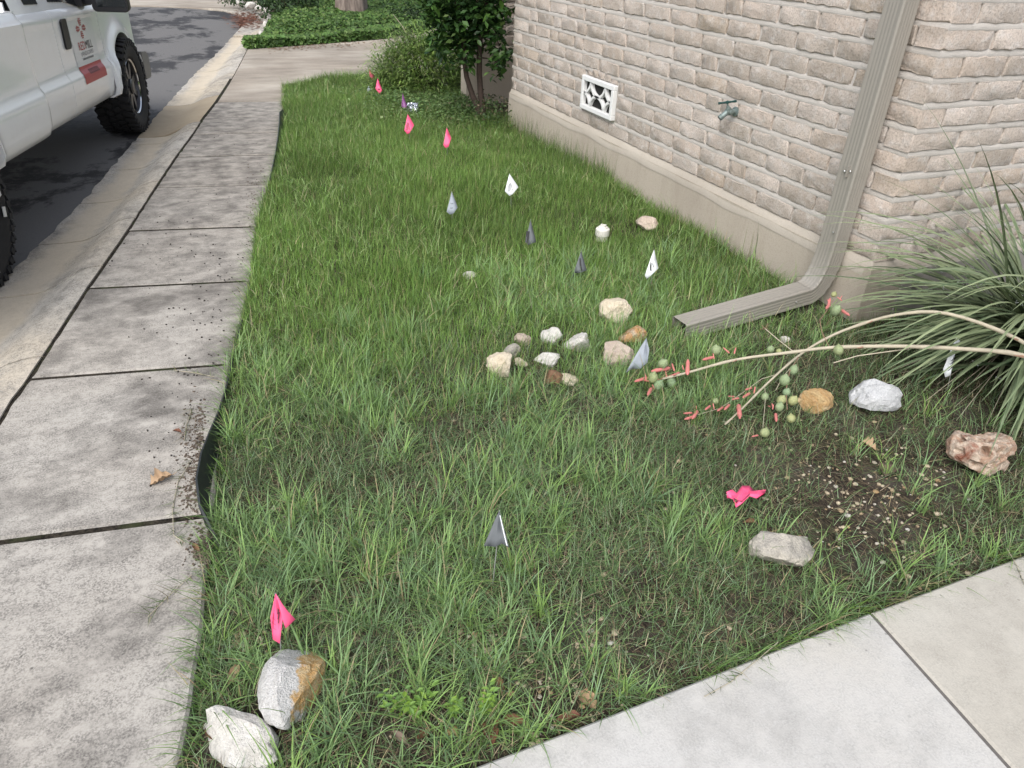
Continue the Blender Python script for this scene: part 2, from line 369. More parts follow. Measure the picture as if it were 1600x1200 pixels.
# curb and gutter, section by section
curb = bpy.data.objects.new('curb', None); struct(link(curb))
prof = ((0, 0), (.10, -.003), (.20, -.016), (.30, -.045), (.40, -.078), (.50, -.1), (.58, -.109), (.75, -.112), (1.0, -.108))
prof2 = ((0, -.02), (.10, -.026), (.20, -.036), (.30, -.048), (.40, -.068), (.50, -.09), (.58, -.102), (.75, -.11), (1.0, -.108))
cy = [G(u, v, -.03).y for u, v in ((145, 425), (185, 350), (222, 292), (255, 244), (282, 207), (297, 196), (330, 150), (345, 128), (362, 100), (376, 74), (384, 60))]
cuts = [-4.0, -2.8, -1.6, -.6, .4, 1.3, 2.2, 3.0]+[c for c in cy if c > 3.1]+[13.2]
for i in range(len(cuts)-1):
    y0, y1 = cuts[i]+.007, cuts[i+1]-.007; rings = []; us = []
    new = (abs(cuts[i]-cy[5]) < 1e-6)
    for t in np.linspace(0, 1, max(6, int((y1-y0)/.08))):
        y = y0+(y1-y0)*t; a = float(left_x(np.array(y)))-.008+.005*mnoise.noise((y*11, i, 6)); b = float(asph_x(np.array(y)))
        b += .022*mnoise.noise((i*3.1, y*7, 1))+.014*mnoise.noise((i, y*26, 2))-.018
        q = float(sm(7.0, 7.7, y)*(1-sm(11.6, 12.2, y))) if not new else 1.0
        ring = [Vector((a, y, -.16))]
        for (u, z), (_, z2) in zip(prof, prof2):
            ring.append(Vector((a+(b-a)*u, y+(.0 if u < .3 else .0), z*(1-q)+z2*q + .0015*mnoise.noise((u*9, y*7, 3)))))
        ring.append(Vector((b, y, -.2))); rings.append(ring); us += [0.0]+[u for u, z in prof]+[1.0]
    mb = MB(); mb.loft(rings, False); n = len(rings[0])
    mb.f.append(tuple(range(n))); mb.f.append(tuple(range(len(mb.v)-1, len(mb.v)-n-1, -1)))
    co = mb.obj('curb_section', M['curb_new'] if new else M['curb'], curb, 50)
    at = co.data.color_attributes.new('across', 'FLOAT_COLOR', 'POINT'); at.data.foreach_set('color', np.repeat(np.array(us, np.float32)[:, None], 4, 1).ravel())
mb = MB(); yy = np.linspace(-4, 14.6, 120)
mb.loft([[Vector((float(asph_x(np.array(y)))-.0, y, -.19)), Vector((float(left_x(np.array(y)))-.05, y, -.19)), Vector((float(left_x(np.array(y)))+.04, y, -.05 if y < 7 else -.08))] for y in yy], False)
struct(mb.obj('curb_bed', M['soil']))

# sidewalk slabs
walk = bpy.data.objects.new('sidewalk', None); struct(link(walk))
J = [((-70, 1180), (285, 1140)), ((-30, 841), (322, 804)), ((45, 592), (360, 568)), ((137, 450), (392, 438)), ((200, 360), (400, 353)), ((243, 293), (420, 288)), ((275, 245), (437, 241)), ((301, 210), (442, 206)), ((319, 183), (444, 181)), ((338, 159), (441, 157.5))]
JL = [(G(*a), G(*b)) for a, b in J]
JL = [(Vector((-1.0, -1.1, 0)), Vector((-.30, -1.15, 0))), (Vector((-.93, .22, 0)), Vector((-.28, .17, 0)))]+[(Vector((-.80, 1.07, 0)), Vector((-.245, 1.04, 0)))]+JL[1:]
for i in range(len(JL)-1):
    (a0, b0), (a1, b1) = JL[i], JL[i+1]
    g = .010 if i < 4 else .013
    def edge(fn, p, q, n=26):
        out = []
        for t in np.linspace(0, 1, n):
            y = p.y+(q.y-p.y)*t; out.append(y)
        return out
    Rr = [((float(edge_x(np.array(y))) if y > .9 else -.26)+.006*mnoise.noise((y*6, 1, i)), y) for y in edge(0, b0, b1)]
    Ll = [(float(left_x(np.array(y)))+.006+.006*mnoise.noise((y*13, i, 2)), y) for y in edge(0, a0, a1)]
    sh_ = lambda P, dy: [(x, y+dy) for x, y in P]
    Rr[0] = (Rr[0][0], Rr[0][1]+g); Rr[-1] = (Rr[-1][0], Rr[-1][1]-g); Ll[0] = (Ll[0][0], Ll[0][1]+g); Ll[-1] = (Ll[-1][0], Ll[-1][1]-g)
    mb = MB(); mb.prism(Rr+Ll[::-1], -.11, .0015*math.sin(i*2.3), .007)
    mb.obj('slab', M['walk'], walk)
k = NT('joint_dirt'); p = k.pos(); f = k.noise(p, 70, 5, .7); b = k.noise(p, 9, 4)
c = k.mix(k.ramp(f, .4, .65), (.012, .011, .009), (.055, .046, .035)); c = k.mix(k.math('MULTIPLY', k.ramp(b, .5, .65), .6), c, (.045, .055, .022)); DIRT = k.out(c, .95, k.bump(f, .8, .006), None, .1)
mb = MB(); mb.loft([[Vector((float(left_x(np.array(y)))-.02, y, -.0065)), Vector((float(edge_x(np.array(y)))-.03, y, -.0065))] for y in np.linspace(-1, 9, 60)], False)
struct(mb.obj('sidewalk_bed', DIRT))
# driveway behind the lawn
a = JL[-1]
d1 = G(357, 130); d2 = G(441, 131)
def dl(y): return float(left_x(np.array(y)))+.012
mb = MB(); mb.prism([(dl(y), y) for y in np.linspace(a[0].y+.004, d1.y-.003, 5)][::-1]+[(float(edge_x(np.array(a[1].y)))+.02, a[1].y+.004), (d2.x+.02, d2.y-.003)], -.12, 0, .005)
drv = bpy.data.objects.new('driveway', None); struct(link(drv)); mb.obj('slab', M['drive'], drv)
far = [G(*p) for p in ((386, 76), (430, 73), (540, 65), (600, 60), (660, 48), (740, 30))]
mb = MB(); mb.prism([(dl(y), y) for y in np.linspace(d1.y+.003, far[0].y, 8)]+[(p.x, p.y) for p in far]+[(9.5, 17.5), (9.5, 11.0), (4.2, 9.75), (3.4, 9.3), (2.6, 9.1), (2.0, 8.95), (1.5, 8.75), (d2.x+.03, d2.y+.003)], -.12, .0, .005)
mb.obj('slab', M['drive'], drv)
# front walk
fw = bpy.data.objects.new('front_walk', None); struct(link(fw))
c1, c2 = G(1355, 950), G(1580, 1200); dx = (c2.x-c1.x)/(c2.y-c1.y)
mb = MB(); g = .0035
def fslab(x0t, x0b, x1t, x1b, mat):
    mb = MB(); mb.prism([(x0b, -.9), (x1b, -.9)]+[(x1t+(x0t-x1t)*t, FY-.006*math.sin(t*3)) for t in np.linspace(0, 1, 6)], -.1, 0, .007); mb.obj('slab', mat, fw, 40)
xb = c1.x+dx*(-.9-FY)
fslab(-.24, -.27, c1.x-g, xb-g, M['front']); fslab(c1.x+g, xb+g, 3.1, 3.05, M['front2']); fslab(3.107, 3.057, 5.4, 5.4, M['front2'])
mb = MB(); mb.add([(c1.x-.03, FY-.004, -.006), (c1.x+.03, FY-.004, -.006), (xb+.03, -.9, -.006), (xb-.03, -.9, -.006)], [(0, 1, 2, 3)])
struct(mb.obj('joint_filler', plain('grey_joint_filler', (.13, .12, .11), .9, var=.35, scale=90)))

# ------------------------------------------------------------------ house
ZB, PIT_, BH, BL = .305, .0953, .0755, .272
house = thing('brick_house', 'house with tumbled tan brick walls on a raised concrete foundation', 'house', (XW, YC, 0))
def hp(mb): mb.v = [tuple(Vector(v)-Vector((XW, YC, 0))) for v in mb.v]; return mb
mb = MB(); mb.prism([(XW+.0105, YC+.0105), (7.5, YC+.0105), (7.5, YF-.01), (XW+.0105, YF-.01)], ZB-.02, 2.75); hp(mb).obj('wall', M['mortar'], house)
# foundation with a sloping mortar wash under the first course
def fline(z, x): return x
rings = []
for z, o in ((-.4, -.016), (-.02, -.016), (.10, -.015), (.275, -.013)):
    rings.append([Vector((XW+o, YC+o, z)), Vector((XW+o, YF-o, z)), Vector((7.5, YF-o, z)), Vector((7.5, YC+o, z))])
mb = MB(); mb.loft(rings, True, True, True); hp(mb).obj('foundation', M['found'], house)
mb = MB()
n = 60; a = []; b = []; c = []
path = [(XW, YC+(YF-YC)*(1-i/n)) for i in range(n+1)]+[(XW+i*.1, YC) for i in range(1, 48)]
for i, (x, y) in enumerate(path):
    j = .006*mnoise.noise((x*5, y*5, 0)); q = .016*mnoise.noise((x*3, y*3, 4))
    nxv, nyv = ((-1, 0) if i < n else ((-.7, -.7) if i == n else (0, -1)))
    a.append(Vector((x+nxv*-.006, y+nyv*-.006, ZB+.006))); b.append(Vector((x+nxv*(.004+j*.4), y+nyv*(.004+j*.4), ZB-.012+q*.5))); c.append(Vector((x+nxv*(.0155+j*.3), y+nyv*(.0155+j*.3), .262+q)))
mb.loft([a, b, c, [v+Vector((0, 0, -.03)) for v in c]], False); hp(mb).obj('mortar_ledge', M['wash'], house, 60)
mb = MB(); mb.prism([(XW+.20, YC-.028), (7.4, YC-.028), (7.4, YC-.017), (XW+.20, YC-.017)], -.4, .255); hp(mb).obj('foundation', M['found2'], house)

def brick_mesh(seed, L, Hh, Dp):
    r = random.Random(seed); mb = MB(); pts = []
    nl, nh = 7, 2
    for i in range(nl): pts.append((-L/2+L*i/nl, -Hh/2))
    for i in range(nh): pts.append((L/2, -Hh/2+Hh*i/nh))
    for i in range(nl): pts.append((L/2-L*i/nl, Hh/2))
    for i in range(nh): pts.append((-L/2, Hh/2-Hh*i/nh))
    N = len(pts); j1 = [(r.uniform(-.004, .004), r.uniform(-.0042, .0042)) for _ in pts]
    if r.random() < .5: c = r.randrange(N); j1[c] = (j1[c][0]-.006*np.sign(pts[c][0]), j1[c][1]-.007*np.sign(pts[c][1]))
    def ring(sc, d, jz):
        out = []
        for (x, z), (a, b) in zip(pts, j1):
            xx = x+a; zz = z+b
            corner = abs(x) > L/2-.001 and abs(z) > Hh/2-.001
            ins = sc*(1.9 if corner else 1)
            xx -= np.sign(x)*ins*(1 if abs(x) > L/2-.001 else 0); zz -= np.sign(z)*ins*(1 if abs(z) > Hh/2-.001 else 0)
            out.append(Vector((xx, d+r.uniform(-jz, jz), zz)))
        return out
    mb.loft([ring(.0, Dp, 0), ring(.0, .008, 0), ring(.0012, .0028, .001), ring(.0042, 0, .0018)], True, False, True)
    return mb.mesh('brick', M['brick'], 38)
BM = [brick_mesh(100+i, BL-.013, BH, .06) for i in range(14)]
BMC = [brick_mesh(200+i, BL-.013, BH, .13) for i in range(5)]
def place_brick(side, a0, a1, z, corner=False, hz=BH, rnd=random):
    me = rnd.choice(BMC if corner else BM); o = bpy.data.objects.new('brick', me)
    L = (a1-a0); mid = (a0+a1)/2; out = rnd.uniform(-.003, .002)
    if corner: out = 0
    if side == 'L':   # faces -X
        o.location = (out, mid-YC, z+hz/2+rnd.uniform(-.002, .002)); o.rotation_euler = (0, rnd.uniform(-.008, .008), -math.pi/2)
    else:
        o.location = (mid-XW, out, z+hz/2+rnd.uniform(-.002, .002)); o.rotation_euler = (0, rnd.uniform(-.008, .008), 0)
    o.scale = (L/(BL-.013), 1, hz/BH); link(o, house)
VY0, VY1, VZ0, VZ1 = 4.49, 4.945, .414, .638
rb = random.Random(5)
# weathered bed joints: flush with the brick below, tucked back under the brick above
def joint_strips():
    mb = MB()
    for kk in range(25):
        z0 = ZB+.007+kk*PIT_+BH-.004; z1 = ZB+.007+(kk+1)*PIT_+.003; a, b, c = [], [], []
        pth = [(0, YF-YC-i*.06, -1, 0) for i in range(int((YF-YC)/.06)+1)]+[(0, 0, -.7, -.7)]+[(i*.06, 0, 0, -1) for i in range(1, 76)]
        for i, (x, y, nx_, ny_) in enumerate(pth):
            j = .0035*mnoise.noise((x*14+kk, y*14, kk*3.1)); q = .003*mnoise.noise((x*30, y*30+kk, 7))
            o0 = .0012+j*.5; o1 = -.0065+q
            a.append(Vector((x+nx_*(o0-.006), y+ny_*(o0-.006), z0-.004+j))); b.append(Vector((x+nx_*o0, y+ny_*o0, z0+.004+j))); c.append(Vector((x+nx_*o1, y+ny_*o1, z1)))
        if z0 < VZ1+.01 and z1 > VZ0-.01:
            i0 = int((YF-YC-(VY1+.004-YC))/.06)+1; i1 = int((YF-YC-(VY0-.004-YC))/.06)+1
            mb.loft([a[:i0], b[:i0], c[:i0]], False); mb.loft([a[i1:], b[i1:], c[i1:]], False)
        else: mb.loft([a, b, c], False)
    return mb
jo = joint_strips().obj('mortar_joints', M['mortar'], house, 60); jo['kind'] = 'stuff'
up = []
for kk in range(12):
    z = ZB+.007+kk*PIT_; full = z < 1.40
    # side wall: course runs from the near corner to the far corner
    even = kk % 2 == 0
    segs = []
    y = YC+ (BL if even else .130)
    if even: place_brick('L', YC, YC+BL-.013, z, True, rnd=rb)
    else: place_brick('R', XW, XW+BL-.013, z, True, rnd=rb)
    y = YC + (BL if even else .140)
    while y < YF-.02:
        L = BL*(rb.uniform(.93, 1.05)); 
        if rb.random() < .07: L = BL*.52
        e = min(y+L, YF)
        if YF-e < .06: e = YF
        segs.append((y, e-.012)); y = e
    for (s0, s1) in segs:
        if z+BH > VZ0-.01 and z < VZ1-.02:
            if s0 < VY1+.02 and s1 > VY0-.02:
                if s0 < VY0-.05: place_brick('L', s0, VY0-.016, z, rnd=rb)
                if s1 > VY1+.05: place_brick('L', VY1+.016, s1, z, rnd=rb)
                continue
        place_brick('L', s0, s1, z, rnd=rb)
    x = XW + (.140 if even else BL)
    lim = 3.95
    while x < lim:
        L = BL*rb.uniform(.94, 1.04); place_brick('R', x, x+L-.012, z, rnd=rb); x += L
for i in range(5):
    yy = VY0+.01+i*(VY1-VY0-.02)/5; place_brick('L', yy, yy+.078, VZ1+.006, hz=.042, rnd=rb)
# courses above and beyond the view, one mesh
mb = MB()
def rawbrick(side, a0, a1, z):
    src = rb.choice(BM); k_ = (a1-a0)/(BL-.013); vs = []
    for v in src.vertices:
        x, d, zz = v.co.x*k_, v.co.y, v.co.z
        vs.append((d, (a0+a1)/2-YC-x, z+BH/2+zz) if side == 'L' else ((a0+a1)/2-XW+x, d, z+BH/2+zz))
    mb.add(vs, [tuple(p.vertices) for p in src.polygons])
for kk in range(12, 25):
    z = ZB+.007+kk*PIT_; y = YC+.003+(0 if kk % 2 else .13)
    while y < YF-.05: rawbrick('L', y, min(y+BL-.013, YF), z); y += BL
for kk in range(0, 25):
    x = (3.98 if kk < 12 else XW+.15) + (.13 if kk % 2 else 0)
    while x < 7.2: rawbrick('R', x, x+BL-.013, ZB+.007+kk*PIT_); x += BL
mb.obj('brickwork', M['brick'], house)['kind'] = 'stuff'
# rear wing wall seen past the far corner
mb = MB(); Y2 = 7.35; mb.prism([(2.72, Y2+.02), (7.5, Y2+.02), (7.5, Y2+.14), (2.72, Y2+.14)], .45, 2.7); hp(mb).obj('rear_wall', M['mortar'], house)
mb = MB(); mb.prism([(2.70, Y2), (7.5, Y2), (7.5, Y2+.16), (2.70, Y2+.16)], -.4, .50, .01); hp(mb).obj('rear_foundation', M['found'], house)
for kk in range(9):
    x = 2.72+(.13 if kk % 2 else 0)
    for q in range(3):
        o = bpy.data.objects.new('brick', rb.choice(BM)); o.location = (x+.13-XW, Y2+.008-YC, .52+BH/2+kk*PIT_); link(o, house); x += BL
# crawl space vent
vent = MB()
vy, vz, vw, vh = (VY0+VY1)/2, (VZ0+VZ1)/2, VY1-VY0, VZ1-VZ0
vx = XW-.027
fr = .032
for (yc_, zc_, wy, hz) in ((vy, VZ1-fr/2, vw, fr), (vy, VZ0+fr/2, vw, fr), (VY0+fr/2, vz, fr, vh-2*fr), (VY1-fr/2, vz, fr, vh-2*fr)):
    vent.box((vx+.018, yc_, zc_), (.036, wy, hz))
hv = hp(vent).obj('vent', M['white'], house); bvl = hv.modifiers.new('bevel', 'BEVEL'); bvl.width = .004; bvl.segments = 2
mb = MB(); mb.box((vx+.0335, vy, vz), (.005, vw-.02, vh-.02)); hp(mb).obj('vent_shade_plate', M['black'], house).parent = hv  # near-black plate on the wall, its colour paints the shade of an opening
hv2 = bpy.data.objects[house.children[-1].name]
iw, ih = vw-2*fr, vh-2*fr
def lat(pts):
    mb = MB(); rings = []
    P = [Vector((0, vy+(.5-a)*iw, vz+(b-.5)*ih)) for a, b in pts if -.02 <= b <= 1.02 and -.02 <= a <= 1.02]
    for i, p in enumerate(P):
        t = (P[min(i+1, len(P)-1)]-P[max(i-1, 0)]).normalized(); nn = Vector((0, -t.z, t.y))*.0085
        rings.append([p+nn+Vector((vx+.006, 0, 0)), p-nn+Vector((vx+.006, 0, 0)), p-nn+Vector((vx+.032, 0, 0)), p+nn+Vector((vx+.032, 0, 0))])
    mb.loft(rings, True, True, True); o = hp(mb).obj('vent_lattice', M['white'], house); o.parent = hv
def arc(cx, cz, sx, sz, a0, a1): return [(cx+sx*math.cos(R(a)), cz+sz*math.sin(R(a))) for a in np.linspace(a0, a1, 13)]
lat(arc(.5, 1.06, .26, .56, 180, 360)); lat(arc(.5, -.06, .26, .56, 0, 180))
lat(arc(-.02, 1.06, .26, .56, 270, 360)); lat(arc(1.02, 1.06, .26, .56, 180, 270)); lat(arc(-.02, -.06, .26, .56, 0, 90)); lat(arc(1.02, -.06, .26, .56, 90, 180))

# ------------------------------------------------------------------ downspout
dsp = thing('downspout', 'taupe ribbed metal downspout running down the brick wall at the house corner', 'downspout', (2.655, 2.337, 0))
def pipe_profile(wd, dp, nr=4, amp=.0020):
    # closed ring: face widths wd (local a) and dp (local b), ribs near the middle of each face
    pts = []
    def face(p, q, nrm, ribs):
        N = ribs*4
        for i in range(N+1):
            t = i/N; tt = .16+.68*t
            h = -amp*(.5-.5*math.cos(2*math.pi*ribs*t))
            a = p[0]+(q[0]-p[0])*tt+nrm[0]*h; b = p[1]+(q[1]-p[1])*tt+nrm[1]*h; pts.append((a, b))
    A, B = wd/2, dp/2; ch = .006
    cs = [(-A, -B), (A, -B), (A, B), (-A, B)]; ns = [(0, -1), (1, 0), (0, 1), (-1, 0)]
    for i in range(4):
        p, q = cs[i], cs[(i+1) % 4]; d = Vector((q[0]-p[0], q[1]-p[1])).normalized()
        pts.append((p[0]+d.x*ch, p[1]+d.y*ch)); face(p, q, ns[i], nr); pts.append((q[0]-d.x*ch, q[1]-d.y*ch))
    return pts
PP = pipe_profile(.098, .086, 4)
def pring(c, t, side, scale=1.0):
    t = t.normalized(); s_ = Vector(side); s_ = (s_-t*s_.dot(t)).normalized(); u = t.cross(s_)
    return [c+s_*a*scale+u*b*scale for a, b in PP]
sd_ = Vector((0, 1, 0)); Z3 = Vector((0, 0, 0))
mb = MB(); dn = Vector((0, 0, -1))
mb.loft([pring(Vector((0, 0, z)), dn, sd_) for z in (2.7, 1.5, .60)]); mb.obj('pipe', M['pipe'], dsp, 40)
mb = MB(); mb.loft([pring(Vector((0, 0, z)), dn, sd_, .985) for z in (.655, .33)]); mb.obj('lower_pipe', M['pipe'], dsp, 40)
e0 = Vector((1.84, 2.30, .048))-dsp.location; st_ = Vector((-.105, 0, .098)); dr_ = (e0-st_).normalized()
# elbow
rings = []; N = 22; P0 = Vector((0, 0, .35)); P1 = Vector((0, 0, .11)); P2 = st_
for i in range(N+1):
    t = i/N; p = P0*(1-t)**2+P1*2*t*(1-t)+P2*t*t; tg = (P1-P0)*2*(1-t)+(P2-P1)*2*t
    cr = 1.01 + (.03*(1 if (i % 3 == 0) else -.35) if 5 < i < 18 else 0)
    rings.append(pring(p, tg, sd_, cr))
mb = MB(); mb.loft(rings); mb.obj('elbow', M['pipe'], dsp, 30)
mb = MB(); mb.loft([pring(st_-dr_*.0, dr_, sd_, .985), pring(st_+dr_*.4, dr_, sd_, .985), pring(e0, dr_, sd_, .985), pring(e0, dr_, sd_, .955), pring(st_+dr_*.3, dr_, sd_, .955)])
mb.obj('outlet_pipe', M['pipe'], dsp, 40)
mb = MB(); mb.loft([pring(Vector((0, 0, z)), dn, sd_, k_) for z, k_ in ((.700, 1.012), (.655, 1.016), (.648, 1.0))]); mb.obj('strap', M['pipe'], dsp, 40)
mb = MB(); mb.box((-.048, -.012, .672), (.012, .005, .05)); mb.obj('strap_seam', M['pipe'], dsp)
for (y_, z_) in ((-.026, .675), (.004, .668)):
    mb = MB(); mb.lathe([(.0048, -.0475), (.0048, -.050), (.003, -.052), (.0005, -.0525)], 'x', (0, y_, z_), 10, False, True); mb.obj('screw', M['steel'], dsp)
for c in (Vector((-.049, -.028, .40)), st_+dr_*.08+Vector((0, -.051, -.005))):
    mb = MB(); mb.lathe([(.0045, 0), (.0045, .004), (.002, .006)], 'z', c, 10, True, True); mb.obj('screw', M['steel'], dsp)

# ------------------------------------------------------------------ hose tap
sp = thing('hose_tap', 'weathered brass hose tap with green handle on the brick wall', 'tap', (XW, 3.26, .725))
def rm(*a): return Matrix.Rotation(*a)
mb = MB(); mb.lathe([(.032, .0), (.032, -.008), (.017, -.011), (.017, -.035), (.021, -.037), (.021, -.058), (.017, -.06), (.018, -.085)], 'x', (0, 0, 0), 14, False, True); mb.obj('valve_body', M['brass'], sp, 40)
d_ = Vector((-.75, .12, -.62)).normalized(); c0 = Vector((-.07, .0, 0)); q = d_.to_track_quat('Z', 'Y').to_matrix()
mb = MB(); mb.lathe([(.017, 0), (.019, .02), (.017, .04), (.020, .042), (.020, .047), (.018, .049), (.020, .052), (.020, .057), (.018, .059), (.019, .066), (.013, .066), (.012, .03)], 'z', (0, 0, 0), 14, False, True)
mb.v = [tuple(q @ Vector(v)+c0) for v in mb.v]; mb.obj('spout', M['brass'], sp, 40)
u_ = Vector((-.35, .05, .94)).normalized(); q2 = u_.to_track_quat('Z', 'Y').to_matrix()
mb = MB(); mb.lathe([(.017, 0), (.017, .022), (.012, .024), (.011, .036), (.006, .038), (.006, .062)], 'z', (0, 0, 0), 12, False, True); mb.v = [tuple(q2 @ Vector(v)+Vector((-.062, 0, .004))) for v in mb.v]; mb.obj('bonnet', M['brass'], sp, 40)
hc = Vector((-.062, 0, .004))+u_*.062
mb = MB(); mb.tube([hc+Vector((-.02, .062, -.018)), hc+Vector((-.012, .03, -.009)), hc, hc+Vector((.012, -.03, .009)), hc+Vector((.02, -.062, .018))], [.009, .006, .009, .006, .009], 8)
mb.lathe([(.011, -.008), (.012, .004), (.007, .010), (.002, .012)], 'z', hc, 10, True, True); mb.obj('handle', M['green_handle'], sp, 40)

for c_ in sp.children: c_.scale = (.78, .78, .78)
# ------------------------------------------------------------------ lawn furniture: stones
def stonemat(name, cols, dark, sc=9, pits=0.0):
    k = NT(name); p = k.pos(True); a = k.noise(p, sc, 5, .6, None, .6); b = k.noise(p, sc*5, 5, .7); f = k.noise(p, 160, 3, .7)
    r = k.n('ShaderNodeValToRGB'); e = r.color_ramp.elements
    for i, c in enumerate(cols):
        ps = .30+.4*i/max(1, len(cols)-1)
        if i < 2: q = e[i]; q.position = ps if i == 0 else .7
        else: q = e.new(ps)
        q.color = (*c, 1)
    if len(cols) > 2:
        for i, (el, c) in enumerate(zip(sorted(e, key=lambda x: x.position), cols)): el.position = .33+.36*i/(len(cols)-1); el.color = (*c, 1)
    k.l(a, r.inputs[0]); c = k.mix(k.math('MULTIPLY', k.ramp(b, .52, .72), .55), r.outputs[0], dark)
    c = k.mix(k.math('MULTIPLY', k.ramp(f, .5, .75), .3), c, dark)
    return k.out(c, .9, k.bump(k.math('ADD', b, k.math('MULTIPLY', f, .4)), 1.0, .012), None, .2)
SMAT = {
 'cream': stonemat('cream_limestone', ((.60, .51, .37), (.70, .63, .51)), (.30, .22, .13)),
 'white': stonemat('white_limestone', ((.58, .55, .50), (.72, .70, .66)), (.32, .29, .25)),
 'blue': stonemat('pale_grey_limestone', ((.48, .485, .49), (.64, .645, .65)), (.27, .27, .275)),
 'pink': stonemat('pinkish_stone', ((.46, .37, .30), (.62, .53, .44)), (.26, .18, .14)),
 'orange': stonemat('rust_stained_stone', ((.62, .56, .47), (.50, .28, .12), (.62, .55, .45)), (.30, .14, .06), 14),
 'halforange': stonemat('white_and_ochre_stone', ((.66, .65, .62), (.62, .60, .56)), (.40, .37, .32), 6),
 'tan': stonemat('tan_orange_stone', ((.58, .44, .24), (.46, .29, .13), (.60, .48, .30)), (.26, .15, .07), 12),
 'brown': stonemat('brown_stone', ((.16, .09, .055), (.36, .22, .13)), (.08, .045, .03), 14),
 'grey': stonemat('grey_weathered_stone', ((.27, .255, .235), (.60, .55, .46)), (.16, .15, .14), 7),
 'red': stonemat('red_and_cream_stone', ((.24, .09, .055), (.60, .50, .40), (.42, .27, .19), (.64, .55, .45)), (.16, .055, .035), 12)}
stone_fp = []
def halfstone():
    k = NT('white_and_ochre_stone'); p = k.pos(True); sx_ = k.n('ShaderNodeSeparateXYZ'); k.l(p, sx_.inputs[0]); n_ = k.noise(p, 22, 5, .6); b = k.noise(p, 60, 5, .7); f = k.noise(p, 200, 3, .7)
    msk = k.ramp(k.math('ADD', k.math('MULTIPLY', sx_.outputs[0], 9.0), n_), .64, .72)
    wh = k.mix(k.ramp(b, .5, .7), (.66, .65, .63), (.48, .465, .44)); oc = k.mix(k.ramp(b, .42, .62), (.55, .33, .13), (.62, .48, .28))
    c = k.mix(msk, wh, oc); c = k.mix(k.math('MULTIPLY', k.ramp(f, .5, .72), .35), c, (.28, .24, .2))
    return k.out(c, .9, k.bump(k.math('ADD', b, f), .9, .01), None, .2)
SMAT['halforange'] = halfstone()
def stone(name, label, px, wpx, hpx, mat, seed, cat='stone', group=None, depth=.8, sharp=9, sink=.25, rz=0, pits=0, lump=.10, ground=None):
    """px: bottom centre of the stone where it meets the soil"""
    r = random.Random(seed); P = ground if ground is not None else GS(*px); s = pxm(P)*(1.12 if group == GR else 1)
    wx = wpx*s/2; hz = hpx*s*.62; dp = wx*depth
    bm = bmesh.new(); bmesh.ops.create_icosphere(bm, subdivisions=4 if wpx > 40 else 3, radius=1)
    pl = []
    for i in range(sharp):
        v = Vector((r.gauss(0, 1), r.gauss(0, 1), r.gauss(0, 1))).normalized(); pl.append((v, r.uniform(.50, .86)))
    for v in bm.verts:
        d = v.co.normalized(); rad = 1.0
        for n_, q in pl:
            c = d.dot(n_)
            if c > .05: rad = min(rad, q/c)
        rad *= 1+lump*.6*mnoise.noise(d*1.7+Vector((seed, 0, 0)))+.07*mnoise.noise(d*4+Vector((0, seed, 0)))+.035*mnoise.noise(d*10+Vector((0, 0, seed)))+.015*mnoise.noise(d*24+Vector((0, 0, seed)))
        if pits:
            q = mnoise.noise(d*2.6+Vector((seed*1.3, 2, 0)))
            if q > .12: rad *= 1-pits*(q-.12)*2.2
        v.co = d*rad
    mx = [max(abs(v.co[i]) for v in bm.verts) for i in range(3)]
    for v in bm.verts: v.co = Vector((v.co.x/mx[0]*wx, v.co.y/mx[1]*dp, v.co.z/mx[2]*hz*.8))
    me = bpy.data.meshes.new(name); bm.to_mesh(me); bm.free()
    me.polygons.foreach_set('use_smooth', [True]*len(me.polygons)); me.set_sharp_from_angle(angle=R(20)); me.materials.append(SMAT[mat])
    o = bpy.data.objects.new(name, me); zz = hz*(.8-sink*1.1)
    fwd = Vector((FW.x, FW.y, 0)).normalized()
    o.location = P+fwd*dp*.55+Vector((0, 0, zz)); o.rotation_euler = (0, 0, -YAW*.8+rz); link(o)
    stone_fp.append((o.location.x, o.location.y, max(wx, dp)*.82))
    return tag(o, label, cat, group)
GR = 'rocks lying in a loose ring in the grass'
stone('rock', 'round cream rock standing tallest behind the loose ring of rocks', (962, 510), 48, 46, 'cream', 3, depth=.9, sharp=12, group=GR, sink=.15)
stone('rock', 'cream rock with rusty orange stain below the round cream rock', (988, 541), 42, 32, 'orange', 4, group=GR)
stone('rock', 'dull pinkish tan rock tucked behind the leaning grey-blue flag', (967, 574), 50, 46, 'pink', 5, group=GR)
stone('rock', 'pale squarish rock half hidden by grass left of the pinkish tan rock', (905, 553), 44, 34, 'white', 6, group=GR)
stone('rock', 'white rock with a dark vertical crack at the back of the ring', (864, 538), 38, 26, 'white', 7, group=GR)
stone('rock', 'small pinkish rock at the back left of the ring', (817, 541), 26, 22, 'pink', 8, group=GR)
stone('rock', 'small grey rock directly behind the white wedge-shaped rock', (797, 560), 30, 24, 'grey', 9, group=GR)
stone('rock', 'white wedge-shaped rock at the left end of the ring', (783, 590), 44, 42, 'cream', 10, group=GR, sharp=7)
stone('rock', 'white rock lying low in the middle of the ring', (855, 572), 40, 22, 'white', 11, group=GR)
stone('rock', 'smallest flat cream rock left of the low white rock', (812, 574), 22, 14, 'cream', 12, group=GR)
stone('rock', 'dark brown rock at the front of the ring', (864, 603), 28, 24, 'brown', 13, group=GR)
stone('rock', 'pale flat rock touching the dark brown rock', (887, 602), 30, 16, 'cream', 14, group=GR)
stone('rock', 'lone small white rock sunk in the lush middle of the lawn', (734, 437), 24, 13, 'white', 15)
stone('rock', 'tan orange rock between fallen yucca seed pods and the white boulder', (1276, 645), 58, 42, 'tan', 16, sharp=8)
